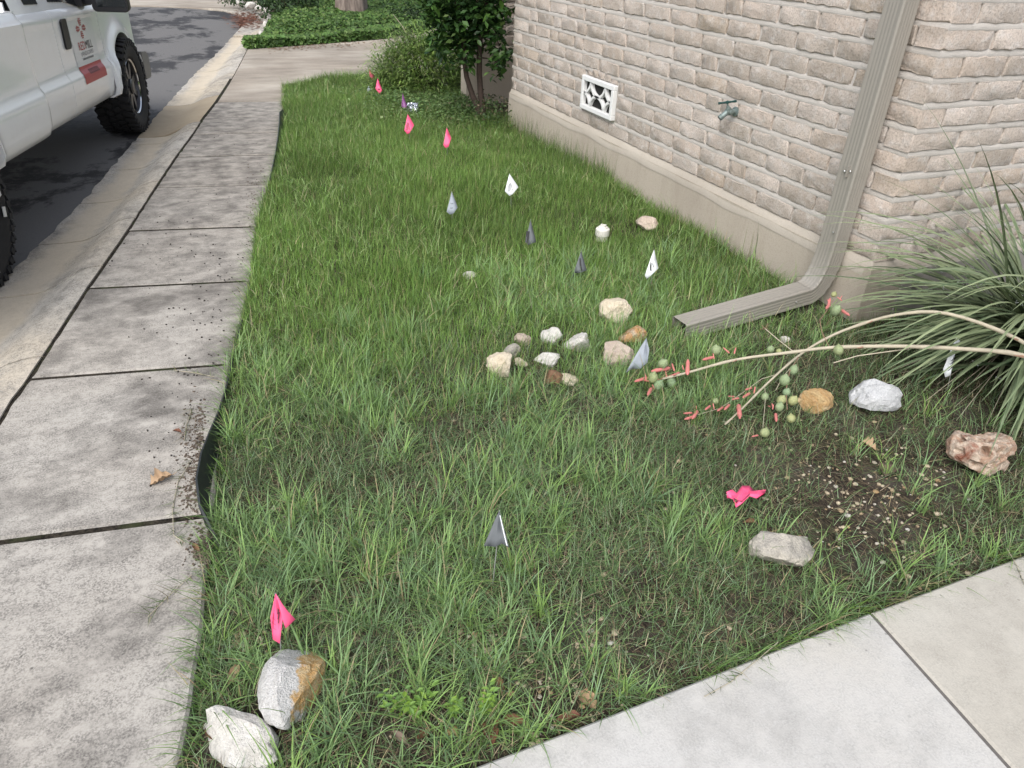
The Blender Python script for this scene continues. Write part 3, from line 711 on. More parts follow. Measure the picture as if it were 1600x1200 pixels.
stone('boulder', 'white grey boulder under the yucca leaves', (1368, 646), 78, 62, 'blue', 17, 'boulder', sharp=8, lump=.05)
stone('boulder', 'pitted red and cream boulder below the drooping yucca leaves', (1535, 742), 108, 76, 'red', 18, 'boulder', sharp=7, pits=.55, lump=.2, sink=.12)
stone('rock', 'flat cream rock with a grey end near the lying pink flag', (1222, 886), 104, 64, 'grey', 19, sharp=8, depth=.7)
stone('boulder', 'white and ochre boulder beside the near pink flag', (448, 1124), 106, 92, 'halforange', 20, 'boulder', sharp=6, depth=1.45, rz=.05, lump=.04, sink=.35)
stone('boulder', 'angular grey-white boulder against the sidewalk edge', (368, 1186), 158, 56, 'white', 27, 'boulder', sharp=5, depth=.5, rz=-.55, lump=.3)
stone('rock', 'lump of brown earthy stone against the house foundation', (1012, 362), 36, 26, 'pink', 23, lump=.3)
stone('rock', 'tiny pale rock between the outlet pipe and the flower stalk', (1226, 536), 16, 12, 'white', 24)
stone('rock', 'tan pebble-like rock in the brown leaves near the front walk', (706, 1152), 20, 24, 'tan', 25)
# border stones along the far bed
far_l = ['leftmost white border stone at the far end of the planted bed', 'long flat white border stone second from the far end', 'white border stone third from the far end of the bed', 'white border stone at the bend of the planted bed', 'small white border stone just below the bend of the bed', 'white border stone halfway down the street side of the bed', 'white border stone last but one before the driveway', 'pale border stone at the driveway corner of the bed']
for i, ((u, v), wd, hh) in enumerate((((374, 11), 14, 8), ((390, 16), 18, 8), ((404, 20), 15, 7), ((416, 24), 14, 7), ((421, 33), 9, 6), ((415, 44), 8, 6), ((408, 58), 8, 6), ((402, 74), 9, 9))):
    stone('border_stone', far_l[i], (u, v), wd, hh+4, 'white', 40+i, 'stone', 'white stones edging the planted bed', ground=G(u, v, -.02), sink=.0)

# ------------------------------------------------------------------ sewer clean-out
P = GS(940, 375); s = pxm(P)
cp = thing('cleanout_cap', 'white plastic clean-out cap standing in the lawn near the house wall', 'pipe cap', P)
mb = MB(); mb.lathe([(.030, -.1), (.030, .052)], 'z', (0, 0, 0), 24); mb.obj('pipe', M['pvc'], cp, 40)
mb = MB(); mb.lathe([(.0355, .028), (.0355, .062), (.033, .066), (.024, .070), (.024, .074), (.018, .076)], 'z', (0, 0, 0), 28, False, True); mb.obj('cap', M['pvc'], cp, 30)
mb = MB(); mb.lathe([(.019, .0), (.019, .012), (.010, .012), (.010, .004)], 'z', (0, 0, .073), 4, False, True); mb.obj('plug_square', M['pvc'], cp)
for c in cp.children: c.scale = (1.12, 1.12, 1.05)

# ------------------------------------------------------------------ landscape edging
ed = thing('lawn_edging', 'black plastic lawn edging strip between sidewalk and grass', 'lawn edging', (-.1, 1.8, 0))
def strip(pts, h0, h1, th=.004, name='edging_strip'):
    mb = MB(); rings = []
    pts = [Vector(p) for p in pts]
    for i, p in enumerate(pts):
        t = (pts[min(i+1, len(pts)-1)]-pts[max(i-1, 0)]).normalized(); nn = Vector((t.y, -t.x, 0))*th
        hh = h1 if not hasattr(h1, '__len__') else h1[i]
        lean = Vector((-.036*hh/.06, 0, 0))
        rings.append([p+Vector((0, 0, h0)), p+lean+Vector((0, 0, hh)), p+lean+nn*1.6+Vector((0, 0, hh+.003)), p+nn*2+Vector((0, 0, h0))])
    mb.loft(rings, True, True, True); mb.v = [tuple(Vector(v)-ed.location) for v in mb.v]; return mb.obj(name, M['edging'], ed, 40)
ptsE = [G(u, v) for u, v in ((334, 848), (333, 805), (337, 770), (343, 730), (349, 690), (355, 650), (360, 612), (368, 560), (379, 500))]
strip([(p.x, p.y, -.01) for p in ptsE], -.06, [-.02, .055, .078, .078, .062, .042, .028, .018, .010])
ptsE2 = [G(u, v) for u, v in ((414, 300), (424, 270), (432, 245), (438, 222), (442, 205), (444, 190), (445, 180))]
strip([(p.x+.02, p.y, -.01) for p in ptsE2], -.06, [.015, .03, .045, .06, .075, .09, .06])

# ------------------------------------------------------------------ marking flags
def flag(label, apex, base, ground, film, pts, ink=None, group='marking flags', lying=False, name='marking_flag'):
    g = GS(*ground); A = over(g, *apex) if not lying else GS(*apex)+Vector((0, 0, .06))
    o = thing(name, label, 'flag', g, group)
    ap = A-g; mb = MB()
    top = ap*1.0
    mb.tube([Vector((0, 0, -.03)), ap*.5+Vector((.004, .003, 0)), ap], .0016 if not lying else .001, 5); mb.obj('wire', M['wire'], o)
    # pleated sheet: fan from the apex through the lower outline points, alternate points pushed back and forth
    P = [D(u, v, A)-g for u, v in pts]; fdir = Vector((FW.x, FW.y, 0)).normalized(); h = max((p-ap).length for p in P)
    vs = []; fs = []
    rows = 5; cols = len(P)
    for r_ in range(rows+1):
        t = r_/rows
        for c_, p in enumerate(P):
            z_ = (1 if c_ % 2 else -1)*.055*h*t+.02*h*math.sin(5*t+c_*1.7)
            wv = ap+(p-ap)*(.02+.98*t)
            vs.append(wv+fdir*z_)
    for r_ in range(rows):
        for c_ in range(cols-1): fs.append((r_*cols+c_, r_*cols+c_+1, (r_+1)*cols+c_+1, (r_+1)*cols+c_))
    mb = MB(); mb.add(vs, fs); so_ = mb.obj('flag_sheet', film, o, 60)
    sm_ = so_.modifiers.new('thick', 'SOLIDIFY'); sm_.thickness = .0006
    if ink:
        mb = MB(); mat, marks = ink
        for (c0_, t0, c1_, t1, wd) in marks:      # strokes printed on the film, a hair proud of it
            a = []
            for q in np.linspace(0, 1, 6):
                cc = c0_+(c1_-c0_)*q; t = t0+(t1-t0)*q; i0 = min(int(cc), cols-2); fr_ = cc-i0
                rr = min(int(t*rows), rows-1); ft = t*rows-rr
                pa = Vector(vs[rr*cols+i0]).lerp(Vector(vs[rr*cols+i0+1]), fr_); pb = Vector(vs[(rr+1)*cols+i0]).lerp(Vector(vs[(rr+1)*cols+i0+1]), fr_)
                a.append(pa.lerp(pb, ft)-fdir*.0025)
            dirv = (a[-1]-a[0]).normalized(); sdv = dirv.cross(fdir).normalized()*wd*h
            mb.loft([[x-sdv for x in a], [x+sdv for x in a]], False)
        mb.obj('print', mat, o)
    return o
ZIG = [(.5, .45, .9, .5, .02), (.5, .55, 1.0, .62, .02), (.7, .66, 1.3, .74, .018)]
LET = [(1.0, .42, 1.15, .80, .012), (1.5, .40, 1.6, .78, .010), (2.0, .45, 2.1, .85, .011), (.6, .55, .7, .85, .010)]
flag('pink flag torn into two tails beside the white and ochre boulder', (430, 927), 0, (438, 1030), M['pink'], [(424, 960), (425, 1003), (438, 1003), (441, 970), (448, 978), (460, 972)], (M['pinkink'], [(2.3, .45, 2.7, .42, .012), (2.2, .55, 2.8, .5, .012), (2.2, .64, 2.8, .6, .012), (.6, .5, 1.6, .52, .004), (.6, .6, 1.6, .62, .004), (.6, .7, 1.6, .72, .004)]))
def lying_flag():
    up = [(1133, 771), (1143, 768), (1152, 766), (1159, 760), (1170, 761), (1183, 765), (1196, 767)]; lo = [(1138, 776), (1145, 784), (1151, 790), (1160, 786), (1170, 778), (1183, 775), (1195, 772)]
    g = GS(1162, 784); o = thing('marking_flag', 'crumpled pink flag lying low in the grass at the right', 'flag', g, 'marking flags'); rows = []
    for i, (a, b) in enumerate(zip(up, lo)):
        A = GS(*a)+Vector((0, 0, .075)); A = G(a[0], a[1], A.z); B = G(b[0], b[1], .045+.012*(i % 2)); rows.append([A.lerp(B, t)-g+Vector((0, 0, .010*math.sin(t*6+i*2.2))) for t in (0, .25, .5, .75, 1)])
    mb = MB(); mb.loft(rows, False); so_ = mb.obj('flag_sheet', M['pink'], o, 40); so_.modifiers.new('thick', 'SOLIDIFY').thickness = .0006
    mb = MB(); mb.tube([rows[0][2], Vector((.02, .02, -.02))], .0013, 5); mb.obj('wire', M['wire'], o)
    mb = MB()
    for i in (1, 2, 3): 
        a, b = rows[i][3], rows[i+1][3]; mb.add([a+Vector((0, -.002, .003)), b+Vector((0, -.002, .003)), b.lerp(rows[i+1][4], .5)+Vector((0, -.002, .003)), a.lerp(rows[i][4], .25)+Vector((0, -.002, .003))], [(0, 1, 2, 3)])
    mb.obj('print', M['pinkink'], o)
lying_flag()
flag('pink flag just in front of the purple flag', (637, 178), 0, (640, 226), M['pink'], [(632, 203), (636, 210), (640, 208), (647, 196)], (M['pinkink'], LET))
flag('pink flag standing in lush grass in front of the small tree trunk', (698, 199), 0, (699, 246), M['pink'], [(693, 226), (696, 232), (701, 229), (705, 216)])
flag('pink flag at the driveway edge, right of a second pink one', (590, 122), 0, (592, 155), M['pink'], [(587, 138), (591, 145), (594, 146), (597, 141)], (M['pinkink'], [(1.0, .75, 2.2, .78, .06)]))
flag('farthest pink flag, half seen against the pale driveway', (576.5, 107), 0, (584, 136), M['pink'], [(578, 119), (581, 124), (584, 125), (586, 121)])
flag('purple flag beside the crumpled silver foil', (629, 145), 0, (632, 182), M['pfilm'], [(627.5, 165), (629, 170), (633, 171), (636, 166)])
flag('bright white flag nearest the far end of the house wall', (796, 271), 0, (799, 330), M['wfilm'], [(789, 298), (796, 307), (801, 303), (810, 293)], (M['ink'], LET))
flag('white flag with faint lettering in front of the outlet pipe, near the foundation', (1022, 390), 0, (1016, 455), M['wfilm'], [(1007, 429), (1011, 437), (1019, 428), (1029, 420)], (M['ink'], [(.8, .4, 1.4, .75, .014), (1.2, .45, 1.7, .8, .012), (1.8, .5, 2.2, .75, .012)]))
flag('pale grey white flag left of the bright white flag', (706, 299), 0, (706, 352), M['lfilm'], [(698, 330), (703, 336), (709, 333), (715, 325)], (M['ink'], [(.8, .5, 2.2, .55, .008), (.9, .7, 2.0, .74, .008)]))
flag('dark grey folded flag between two white flags and the clean-out cap', (829, 343), 0, (830, 394), M['gfilm'], [(821, 377), (825, 384), (831, 380), (838, 379)], (M['ink'], [(.1, .5, .4, .95, .06)]))
flag('dark grey flag left of the white lettered flag', (908, 392), 0, (908, 442), M['gfilm'], [(893, 435), (899, 428), (907, 426), (917, 423)], (M['ink'], [(1.6, .3, 2.2, .9, .03)]))
flag('leaning grey-blue flag in front of the pinkish tan rock', (1010, 528), 0, (992, 585), M['lfilm'], [(977, 580), (988, 578), (1000, 575), (1012, 568), (1014, 545)])
flag('grey flag standing alone in the near grass', (780, 798), 0, (769, 915), M['gfilm'], [(756, 850), (764, 856), (774, 853), (784, 851), (796, 853)], (M['wfilm'], [(3.55, .1, 3.75, .95, .012)]))
flag('white striped flag standing among the yucca leaves', (1496, 525), 0, (1482, 610), M['wfilm'], [(1471, 574), (1479, 592), (1484, 585), (1489, 565), (1498, 532)], (M['ink'], [(.7, .6, 2.6, .52, .014), (.7, .68, 2.6, .6, .014), (.7, .76, 2.6, .68, .014), (.8, .84, 2.5, .76, .014)]))
flag('small torn blue-grey flag scrap low in the grass at the far lawn edge', (576, 134), 0, (580, 148), M['lfilm'], [(573, 141), (576, 146), (580, 142), (584, 146)], name='flag_scrap')
# crumpled foil
P = GS(645, 182); s = pxm(P); bm = bmesh.new(); bmesh.ops.create_grid(bm, x_segments=14, y_segments=14, size=1)
for v in bm.verts:
    x, z = v.co.x, v.co.y
    v.co = Vector((x*9*s, .03*mnoise.noise((x*4, z*4, 1))+.02*mnoise.noise((x*9, z*9, 4)), (z+1)*11*s+.012*mnoise.noise((x*6, z*6, 8))-.01))
me = bpy.data.meshes.new('crumpled_foil'); bm.to_mesh(me); bm.free(); me.materials.append(M['foil'])
o = link(bpy.data.objects.new('crumpled_foil', me)); o.location = P; o.rotation_euler = (R(-12), 0, -.3); tag(o, 'crumpled silver foil sheet standing in the grass beside the purple flag', 'foil')
o.modifiers.new('thick', 'SOLIDIFY').thickness = .001

# ------------------------------------------------------------------ dead leaves
def leafmat(name, a, b): 
    k = NT(name); p = k.pos(True); f = k.noise(p, 40, 4); return k.out(k.mix(f, a, b), .7, k.bump(f, .4, .004))
M['lf_brown'] = leafmat('dry_brown_leaf', (.10, .05, .026), (.22, .12, .065)); M['lf_tan'] = leafmat('dry_tan_leaf', (.34, .22, .13), (.46, .33, .21)); M['lf_grey'] = leafmat('dry_grey_brown_leaf', (.15, .11, .085), (.25, .19, .145)); M['lf_red'] = leafmat('dry_red_brown_leaf', (.12, .05, .03), (.20, .09, .055))
def dead_leaf(label, px, lpx, mat, rz, lobed=False, z=None, seed=0, group='fallen leaves'):
    P = GS(*px) if z is None else G(*px, z); L = lpx*pxm(P); r = random.Random(seed+int(px[0])); mb = MB(); n = 12; rows = []
    for i in range(n+1):
        t = i/n; wd = (.20 if not lobed else .27)*math.sin(math.pi*min(1, t*1.02))**.8
        if lobed: wd *= (.55+.75*abs(math.sin(t*math.pi*3.2)))
        y = (t-.5)*L; cz = .10*L*math.sin(t*3+seed)
        rows.append([Vector((-wd*L, y, cz+wd*L*r.uniform(.5, 1.4))), Vector((-wd*L*.5, y, cz+.02*L)), Vector((0, y, cz)), Vector((wd*L*.5, y, cz+.02*L)), Vector((wd*L, y, cz+wd*L*r.uniform(.3, 1.6)))])
    mb.loft(rows, False); mb.tube([Vector((0, -L/2, 0)), Vector((.01*L, -L*.7, .03*L))], .0008, 4)
    o = mb.obj('fallen_leaf', M[mat], None, 60); o.location = P+Vector((0, 0, .012 if z is None else .003)); o.rotation_euler = (r.uniform(-.25, .25), r.uniform(-.25, .25), rz)
    return tag(o, label, 'leaf', group)
dead_leaf('pale tan lobed leaf lying on the sidewalk by the black edging', (252, 752), 36, 'lf_tan', 1.9, True, .002)
dead_leaf('small red-brown leaf on the sidewalk above the pale tan leaf', (277, 676), 18, 'lf_red', .8, False, .002)
dead_leaf('brown leaf on the soil next to the black edging end', (307, 857), 20, 'lf_brown', .4, False, .002)
dead_leaf('curled tan-brown leaf in grass left of the near boulders', (366, 1060), 36, 'lf_tan', 2.6, False, seed=1)
dead_leaf('brown leaf between the angular boulder and the sidewalk edge', (330, 1150), 34, 'lf_brown', .3, seed=2)
dead_leaf('brown leaf at the bottom edge right of the angular boulder', (420, 1192), 30, 'lf_red', 1.1, seed=3)
dead_leaf('large grey-brown leaf on the bare soil near the yucca', (1384, 740), 46, 'lf_grey', 2.2, True, seed=4)
dead_leaf('small tan leaf on the bare soil left of the red boulder', (1356, 700), 24, 'lf_tan', .3, True, seed=5)
dead_leaf('big brown leaf curled upright by the front walk', (768, 1150), 52, 'lf_red', 2.9, True, seed=6)
dead_leaf('red-brown leaf crossing the big curled brown leaf', (800, 1135), 44, 'lf_brown', 1.2, seed=7)
dead_leaf('dark red leaf flat against the front walk edge', (886, 1128), 44, 'lf_red', 1.4, seed=8)
dead_leaf('tan oak leaf above the dark red leaf', (916, 1098), 44, 'lf_tan', .2, True, seed=9)
dead_leaf('brown leaf under the bright green weed', (665, 1152), 36, 'lf_brown', 2.0, seed=10)
dead_leaf('grey-brown leaf left of the brown leaf under the weed', (625, 1158), 32, 'lf_grey', .6, seed=11)
dead_leaf('brown leaf near the right end of the bright green weed', (778, 1075), 34, 'lf_brown', .2, seed=12)
dead_leaf('brown leaf beside the flat cream rock with a grey end', (1170, 822), 22, 'lf_brown', .9, seed=13)

# ------------------------------------------------------------------ vegetation: numpy blade builder
def blades(name, P, az, L, tilt, bend, W, col, seg=3, mat='grass', twist=None):
    n = len(P); th = tilt.copy(); pos_ = P.copy(); dirx, diry = np.cos(az), np.sin(az); sx, sy = -diry, dirx
    ring = []
    for i in range(seg+1):
        t = i/seg; wv = W*(1-t**1.6)*.5 if i < seg else None
        if i < seg:
            a = pos_.copy(); b = pos_.copy(); a[:, 0] -= sx*wv; a[:, 1] -= sy*wv; b[:, 0] += sx*wv; b[:, 1] += sy*wv
            ring += [a, b]
        else: ring.append(pos_.copy())
        st = L/seg; pos_ = pos_ + np.stack([np.sin(th)*dirx*st, np.sin(th)*diry*st, np.cos(th)*st], 1)
        th = th+bend/seg
    K = 2*seg+1; V = np.stack(ring, 1).reshape(-1, 3)
    base = (np.arange(n)*K)[:, None]
    quads = np.concatenate([base+np.array([[2*i, 2*i+1, 2*i+3, 2*i+2]]) for i in range(seg-1)], 0) if seg > 1 else np.zeros((0, 4), int)
    tris = base+np.array([[2*seg-2, 2*seg-1, 2*seg]])
    me = bpy.data.meshes.new(name); me.vertices.add(len(V)); me.vertices.foreach_set('co', V.astype(np.float32).ravel())
    loops = np.concatenate([quads.ravel(), tris.ravel()]); me.loops.add(len(loops)); me.loops.foreach_set('vertex_index', loops.astype(np.int32))
    nq, ntr = len(quads), len(tris); starts = np.concatenate([np.arange(nq)*4, nq*4+np.arange(ntr)*3]); tot = np.concatenate([np.full(nq, 4), np.full(ntr, 3)])
    me.polygons.add(nq+ntr); me.polygons.foreach_set('loop_start', starts.astype(np.int32)); me.polygons.foreach_set('loop_total', tot.astype(np.int32))
    me.update(calc_edges=True); me.polygons.foreach_set('use_smooth', np.ones(nq+ntr, bool))
    at = me.color_attributes.new('Col', 'FLOAT_COLOR', 'POINT')
    cc = np.repeat(np.concatenate([col, np.ones((n, 1))], 1), K, 0)
    at.data.foreach_set('color', cc.astype(np.float32).ravel())
    me.materials.append(M[mat]); return link(bpy.data.objects.new(name, me))
def vnoise(x, y, sc, seed=0):
    r = np.random.default_rng(seed); N = 64; g = r.random((N, N)); u = (x*sc) % N; v = (y*sc) % N
    i, j = u.astype(int) % N, v.astype(int) % N; fu, fv = u-np.floor(u), v-np.floor(v); fu = fu*fu*(3-2*fu); fv = fv*fv*(3-2*fv); i2, j2 = (i+1) % N, (j+1) % N
    return (g[i, j]*(1-fu)+g[i2, j]*fu)*(1-fv)+(g[i, j2]*(1-fu)+g[i2, j2]*fu)*fv
def fbm(x, y, sc, seed=0): return (vnoise(x, y, sc, seed)+.5*vnoise(x, y, sc*2.1, seed+1)+.25*vnoise(x, y, sc*4.3, seed+2))/1.75
BARE = [((1350, 790), .34, .92), ((1270, 740), .22, .45), ((1330, 880), .20, .75), ((1450, 720), .22, .7), ((1180, 960), .12, .35), ((760, 990), .07, .7), ((1000, 915), .07, .55), ((640, 1160), .12, .6), ((370, 1140), .11, .7), ((840, 1120), .13, .65), ((1010, 1010), .08, .4), ((560, 1190), .1, .5), ((870, 575), .30, .35), ((620, 700), .10, .5), ((430, 800), .08, .5), ((1060, 800), .10, .45), ((1500, 640), .25, .6), ((690, 640), .12, .4), ((560, 900), .06, .7), ((800, 480), .12, .3), ((640, 165), .35, .3), ((990, 360), .15, .4), ((660, 1060), .07, .5)]
BW = [(G(*p), r_, s_) for p, r_, s_ in BARE]
def dens(x, y):
    d = np.ones_like(x)
    for P, r_, s_ in BW: d *= 1-s_*np.exp(-((x-P.x)**2+(y-P.y)**2)/(r_*r_))
    n1 = fbm(x, y, 3.1, 5); lush = sm(1.9, 3.0, y)
    d *= np.clip(.35+1.35*n1, 0, 1)*(1-lush)+lush*np.clip(.55+.8*n1, 0, 1)
    d *= 1-.45*sm(1.4, 2.3, x)*(1-sm(2.2, 3.4, y))
    return d
def inside(x, y, m_=0.0):
    ok = (x > edge_x(y)-m_) & (y > FY-m_) & (y < far_y(x)+m_)
    ok &= ~((x > XW-.03) & (y > YC-.03)); ok &= x < 4.2
    for sx, sy, r_ in stone_fp:
        if sy < 9: ok &= (x-sx)**2+(y-sy)**2 > (r_*.8)**2
    ok &= ~((x > 1.86) & (x < 2.7) & (np.abs(y-2.315) < .05))
    ok &= (x-cp.location.x)**2+(y-cp.location.y)**2 > .045**2
    return ok
def sample(n, y0, y1, x0=-.35, x1=4.2, pw=1.0):
    xs_, ys_ = [], []; got = 0
    while got < n:
        x = rng.uniform(x0, x1, 400000); y = rng.uniform(y0, y1, 400000)
        k_ = inside(x, y) & (rng.random(len(x)) < dens(x, y)**pw)
        # outside the camera's field at close range nothing is shown: keep the lawn to what the place shows
        x, y = x[k_], y[k_]; xs_.append(x); ys_.append(y); got += len(x)
    x = np.concatenate(xs_)[:n]; y = np.concatenate(ys_)[:n]; return x, y
def colmix(n, pal, wts, var=.18):
    pal = np.array(pal); i = rng.choice(len(pal), n, p=np.array(wts)/sum(wts)); c = pal[i]*(1+rng.normal(0, var, (n, 1)))*(1+rng.normal(0, .05, (n, 3))); return np.clip(c, .004, .9)
def z_of(x, y): return soil_h(x, y)-.004
def stuffobj(o): o['kind'] = 'stuff'; return o
# (1) lush far lawn
n = 190000; x, y = sample(n, 2.0, 9.3, .0, 2.8)
keep = rng.random(n) < sm(1.8, 2.9, y)*.9+.1; x, y = x[keep], y[keep]; n = len(x)
pat = fbm(x, y, 1.3, 21); tall = fbm(x, y, 2.2, 31)
L = (.045+.075*tall)*rng.uniform(.55, 1.35, n)*(1+.25*sm(2.45, 2.7, x)*sm(2.6, 4.5, y)); az = rng.uniform(0, 2*np.pi, n)
c = colmix(n, [(.146, .258, .052), (.188, .318, .068), (.100, .184, .043), (.26, .37, .11), (.40, .36, .19)], [4, 4, 2.8, 1.8, .7])
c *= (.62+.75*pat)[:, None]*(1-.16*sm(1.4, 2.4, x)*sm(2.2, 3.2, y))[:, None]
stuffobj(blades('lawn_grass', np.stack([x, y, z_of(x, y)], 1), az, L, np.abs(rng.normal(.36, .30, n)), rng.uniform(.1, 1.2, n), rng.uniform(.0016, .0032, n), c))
# (1b) pale sprawling blades through the lush lawn
n = 11000; x, y = sample(n, 2.0, 9.0, .0, 2.75); pat = fbm(x, y, 2.6, 91); k_ = pat > .42; x, y = x[k_], y[k_]; n = len(x)
c = colmix(n, [(.25, .40, .12), (.33, .45, .19), (.46, .42, .25)], [4, 2.5, 1.0])
stuffobj(blades('lawn_grass', np.stack([x, y, z_of(x, y)+rng.uniform(.02, .07, n)], 1), rng.uniform(0, 2*np.pi, n), rng.uniform(.05, .13, n), rng.uniform(.4, 1.3, n), rng.uniform(.3, 1.6, n), rng.uniform(.0018, .003, n), c, 4))
# (2) near matted fine grass
n = 104000; x, y = sample(n, FY, 3.0); keep = rng.random(n) < 1-.75*sm(1.9, 2.9, y); x, y = x[keep], y[keep]; n = len(x)
L = rng.uniform(.03, .085, n); az = rng.uniform(0, 2*np.pi, n)
c = colmix(n, [(.13, .215, .080), (.17, .275, .10), (.082, .138, .055), (.27, .37, .21), (.42, .37, .23), (.20, .15, .095)], [4, 3.2, 3, 2.8, 1.5, 1.0])
c *= (.8+.4*fbm(x, y, 2.5, 77))[:, None]
stuffobj(blades('lawn_grass', np.stack([x, y, z_of(x, y)+rng.uniform(0, .02, n)], 1), az, L, rng.uniform(.3, 1.45, n), rng.uniform(-.3, .9, n), rng.uniform(.0012, .0024, n), c))
# (3) near coarse blades in tufts
nt_ = 3200; tx, ty = sample(nt_, FY+.01, 3.2, pw=.8)
mk = (fbm(tx, ty, 2.0, 44) > .43) & (rng.random(nt_) < 1-.65*sm(1.7, 2.3, tx)); tx, ty = tx[mk], ty[mk]
per = rng.integers(7, 20, len(tx)); x = np.repeat(tx, per)+rng.normal(0, .010, per.sum()); y = np.repeat(ty, per)+rng.normal(0, .010, per.sum()); n = len(x)
hue = np.repeat(rng.uniform(0, 1, len(tx)), per)[:, None]; size = np.repeat(rng.uniform(.65, 1.25, len(tx)), per)
c = (1-hue)*np.array([[.265, .41, .11]])+hue*np.array([[.215, .335, .17]]); c = np.clip(c*(1+rng.normal(0, .18, (n, 1))), .01, .6)
dead = rng.random(n) < .06; c[dead] = (.42, .35, .2)
ok = inside(x, y, .03); x, y, c, size = x[ok], y[ok], c[ok], size[ok]; n = len(x)
L = rng.uniform(.055, .16, n)*size
stuffobj(blades('lawn_grass', np.stack([x, y, z_of(np.maximum(x, edge_x(y)+.01), np.maximum(y, FY+.01))], 1), rng.uniform(0, 2*np.pi, n), L, np.abs(rng.normal(.45, .3, n)), rng.uniform(.3, 1.5, n), rng.uniform(.0024, .0048, n), c, 4))
# (4) blades leaning out over the sidewalk and front walk edges
n = 2600; yy = np.concatenate([rng.uniform(FY, 7.6, 1700), np.full(900, FY+.01)]); xx = np.concatenate([edge_x(yy[:1700])+rng.uniform(0, .05, 1700), rng.uniform(-.2, 3.0, 900)])
yy[1700:] += rng.uniform(0, .04, 900); az = np.concatenate([rng.normal(np.pi, .7, 1700), rng.normal(-np.pi/2, .8, 900)])
kk_ = (vnoise(xx, yy, 6, 3) > .35); xx, yy, az = xx[kk_], yy[kk_], az[kk_]; n = len(xx)
c = colmix(n, [(.19, .33, .075), (.145, .245, .085), (.25, .38, .14), (.45, .39, .22)], [4, 3, 2, .7])
stuffobj(blades('lawn_grass', np.stack([xx, yy, z_of(xx, yy)], 1), az, rng.uniform(.05, .14, n), rng.uniform(.35, .9, n), rng.uniform(.3, 1.2, n), rng.uniform(.0018, .0036, n), c, 4))
# (5) tall wisps along the foundation
n = 1500; yy = rng.uniform(2.5, 6.3, n); xx = XW-.03-rng.exponential(.05, n); kk_ = vnoise(xx, yy, 3.1, 9)+.25*sm(3, 5, yy) > .5; xx, yy = xx[kk_], yy[kk_]; n = len(xx)
c = colmix(n, [(.13, .20, .055), (.10, .155, .05), (.19, .22, .09)], [4, 3, 1.5])
stuffobj(blades('lawn_grass', np.stack([xx, yy, z_of(xx, yy)], 1), rng.uniform(0, 2*np.pi, n), rng.uniform(.10, .26, n), np.abs(rng.normal(.12, .12, n)), rng.uniform(.0, .7, n), rng.uniform(.0018, .0032, n), c, 4))
# (6) dead thatch on the soil
n = 26000; x, y = rng.uniform(-.3, 4.1, n), rng.uniform(FY, 3.2, n); k_ = inside(x, y); x, y = x[k_], y[k_]; n = len(x)
c = colmix(n, [(.30, .245, .15), (.21, .165, .10), (.42, .36, .24), (.13, .10, .07)], [3, 3, 1.5, 2])
stuffobj(blades('dry_thatch', np.stack([x, y, soil_h(x, y)+rng.uniform(.001, .012, n)], 1), rng.uniform(0, 2*np.pi, n), rng.uniform(.02, .07, n), rng.uniform(1.35, 1.6, n), rng.uniform(-.3, .3, n), rng.uniform(.001, .002, n), c, 2))

def leaf_cloud(name, P, nrm, size, col, parent=None, aspect=.5, kind='stuff'):
    """small pointed leaves: two-triangle folded diamonds"""
    n = len(P); t = np.cross(nrm, rng.normal(size=(n, 3))); t /= np.linalg.norm(t, axis=1)[:, None]+1e-9; b = np.cross(nrm, t)
    s_ = size[:, None]
    V = np.stack([P-t*s_*.5, P+b*s_*aspect*.5+nrm*s_*.08, P+t*s_*.5, P-b*s_*aspect*.5+nrm*s_*.08], 1).reshape(-1, 3)
    base = (np.arange(n)*4)[:, None]; tris = np.concatenate([base+np.array([[0, 1, 2]]), base+np.array([[0, 2, 3]])], 1).reshape(-1, 3)
    me = bpy.data.meshes.new(name); me.vertices.add(len(V)); me.vertices.foreach_set('co', V.astype(np.float32).ravel()); me.loops.add(tris.size); me.loops.foreach_set('vertex_index', tris.astype(np.int32).ravel())
    me.polygons.add(len(tris)); me.polygons.foreach_set('loop_start', (np.arange(len(tris))*3).astype(np.int32)); me.polygons.foreach_set('loop_total', np.full(len(tris), 3, np.int32)); me.update(calc_edges=True)
    at = me.color_attributes.new('Col', 'FLOAT_COLOR', 'POINT'); at.data.foreach_set('color', np.repeat(np.concatenate([col, np.ones((n, 1))], 1), 4, 0).astype(np.float32).ravel())
    me.materials.append(M['leafcol']); o = link(bpy.data.objects.new(name, me), parent)
    if kind: o['kind'] = kind
    return o
def unit(v): return v/(np.linalg.norm(v, axis=-1)[..., None]+1e-9)
# creeping broadleaf patch in the far lawn
n = 5200; cpx = G(690, 165); x = rng.normal(cpx.x, .34, n); y = rng.normal(cpx.y, .42, n); k_ = inside(x, y) & (y < 8.4); x, y = x[k_], y[k_]; n = len(x)
P = np.stack([x, y, soil_h(x, y)+rng.uniform(.02, .10, n)], 1); leaf_cloud('clover_patch', P, unit(np.stack([rng.normal(0, .4, n), rng.normal(0, .4, n), np.ones(n)], 1)), rng.uniform(.018, .038, n), colmix(n, [(.13, .21, .07), (.09, .16, .05), (.2, .28, .11)], [3, 3, 1.5]), aspect=.8)

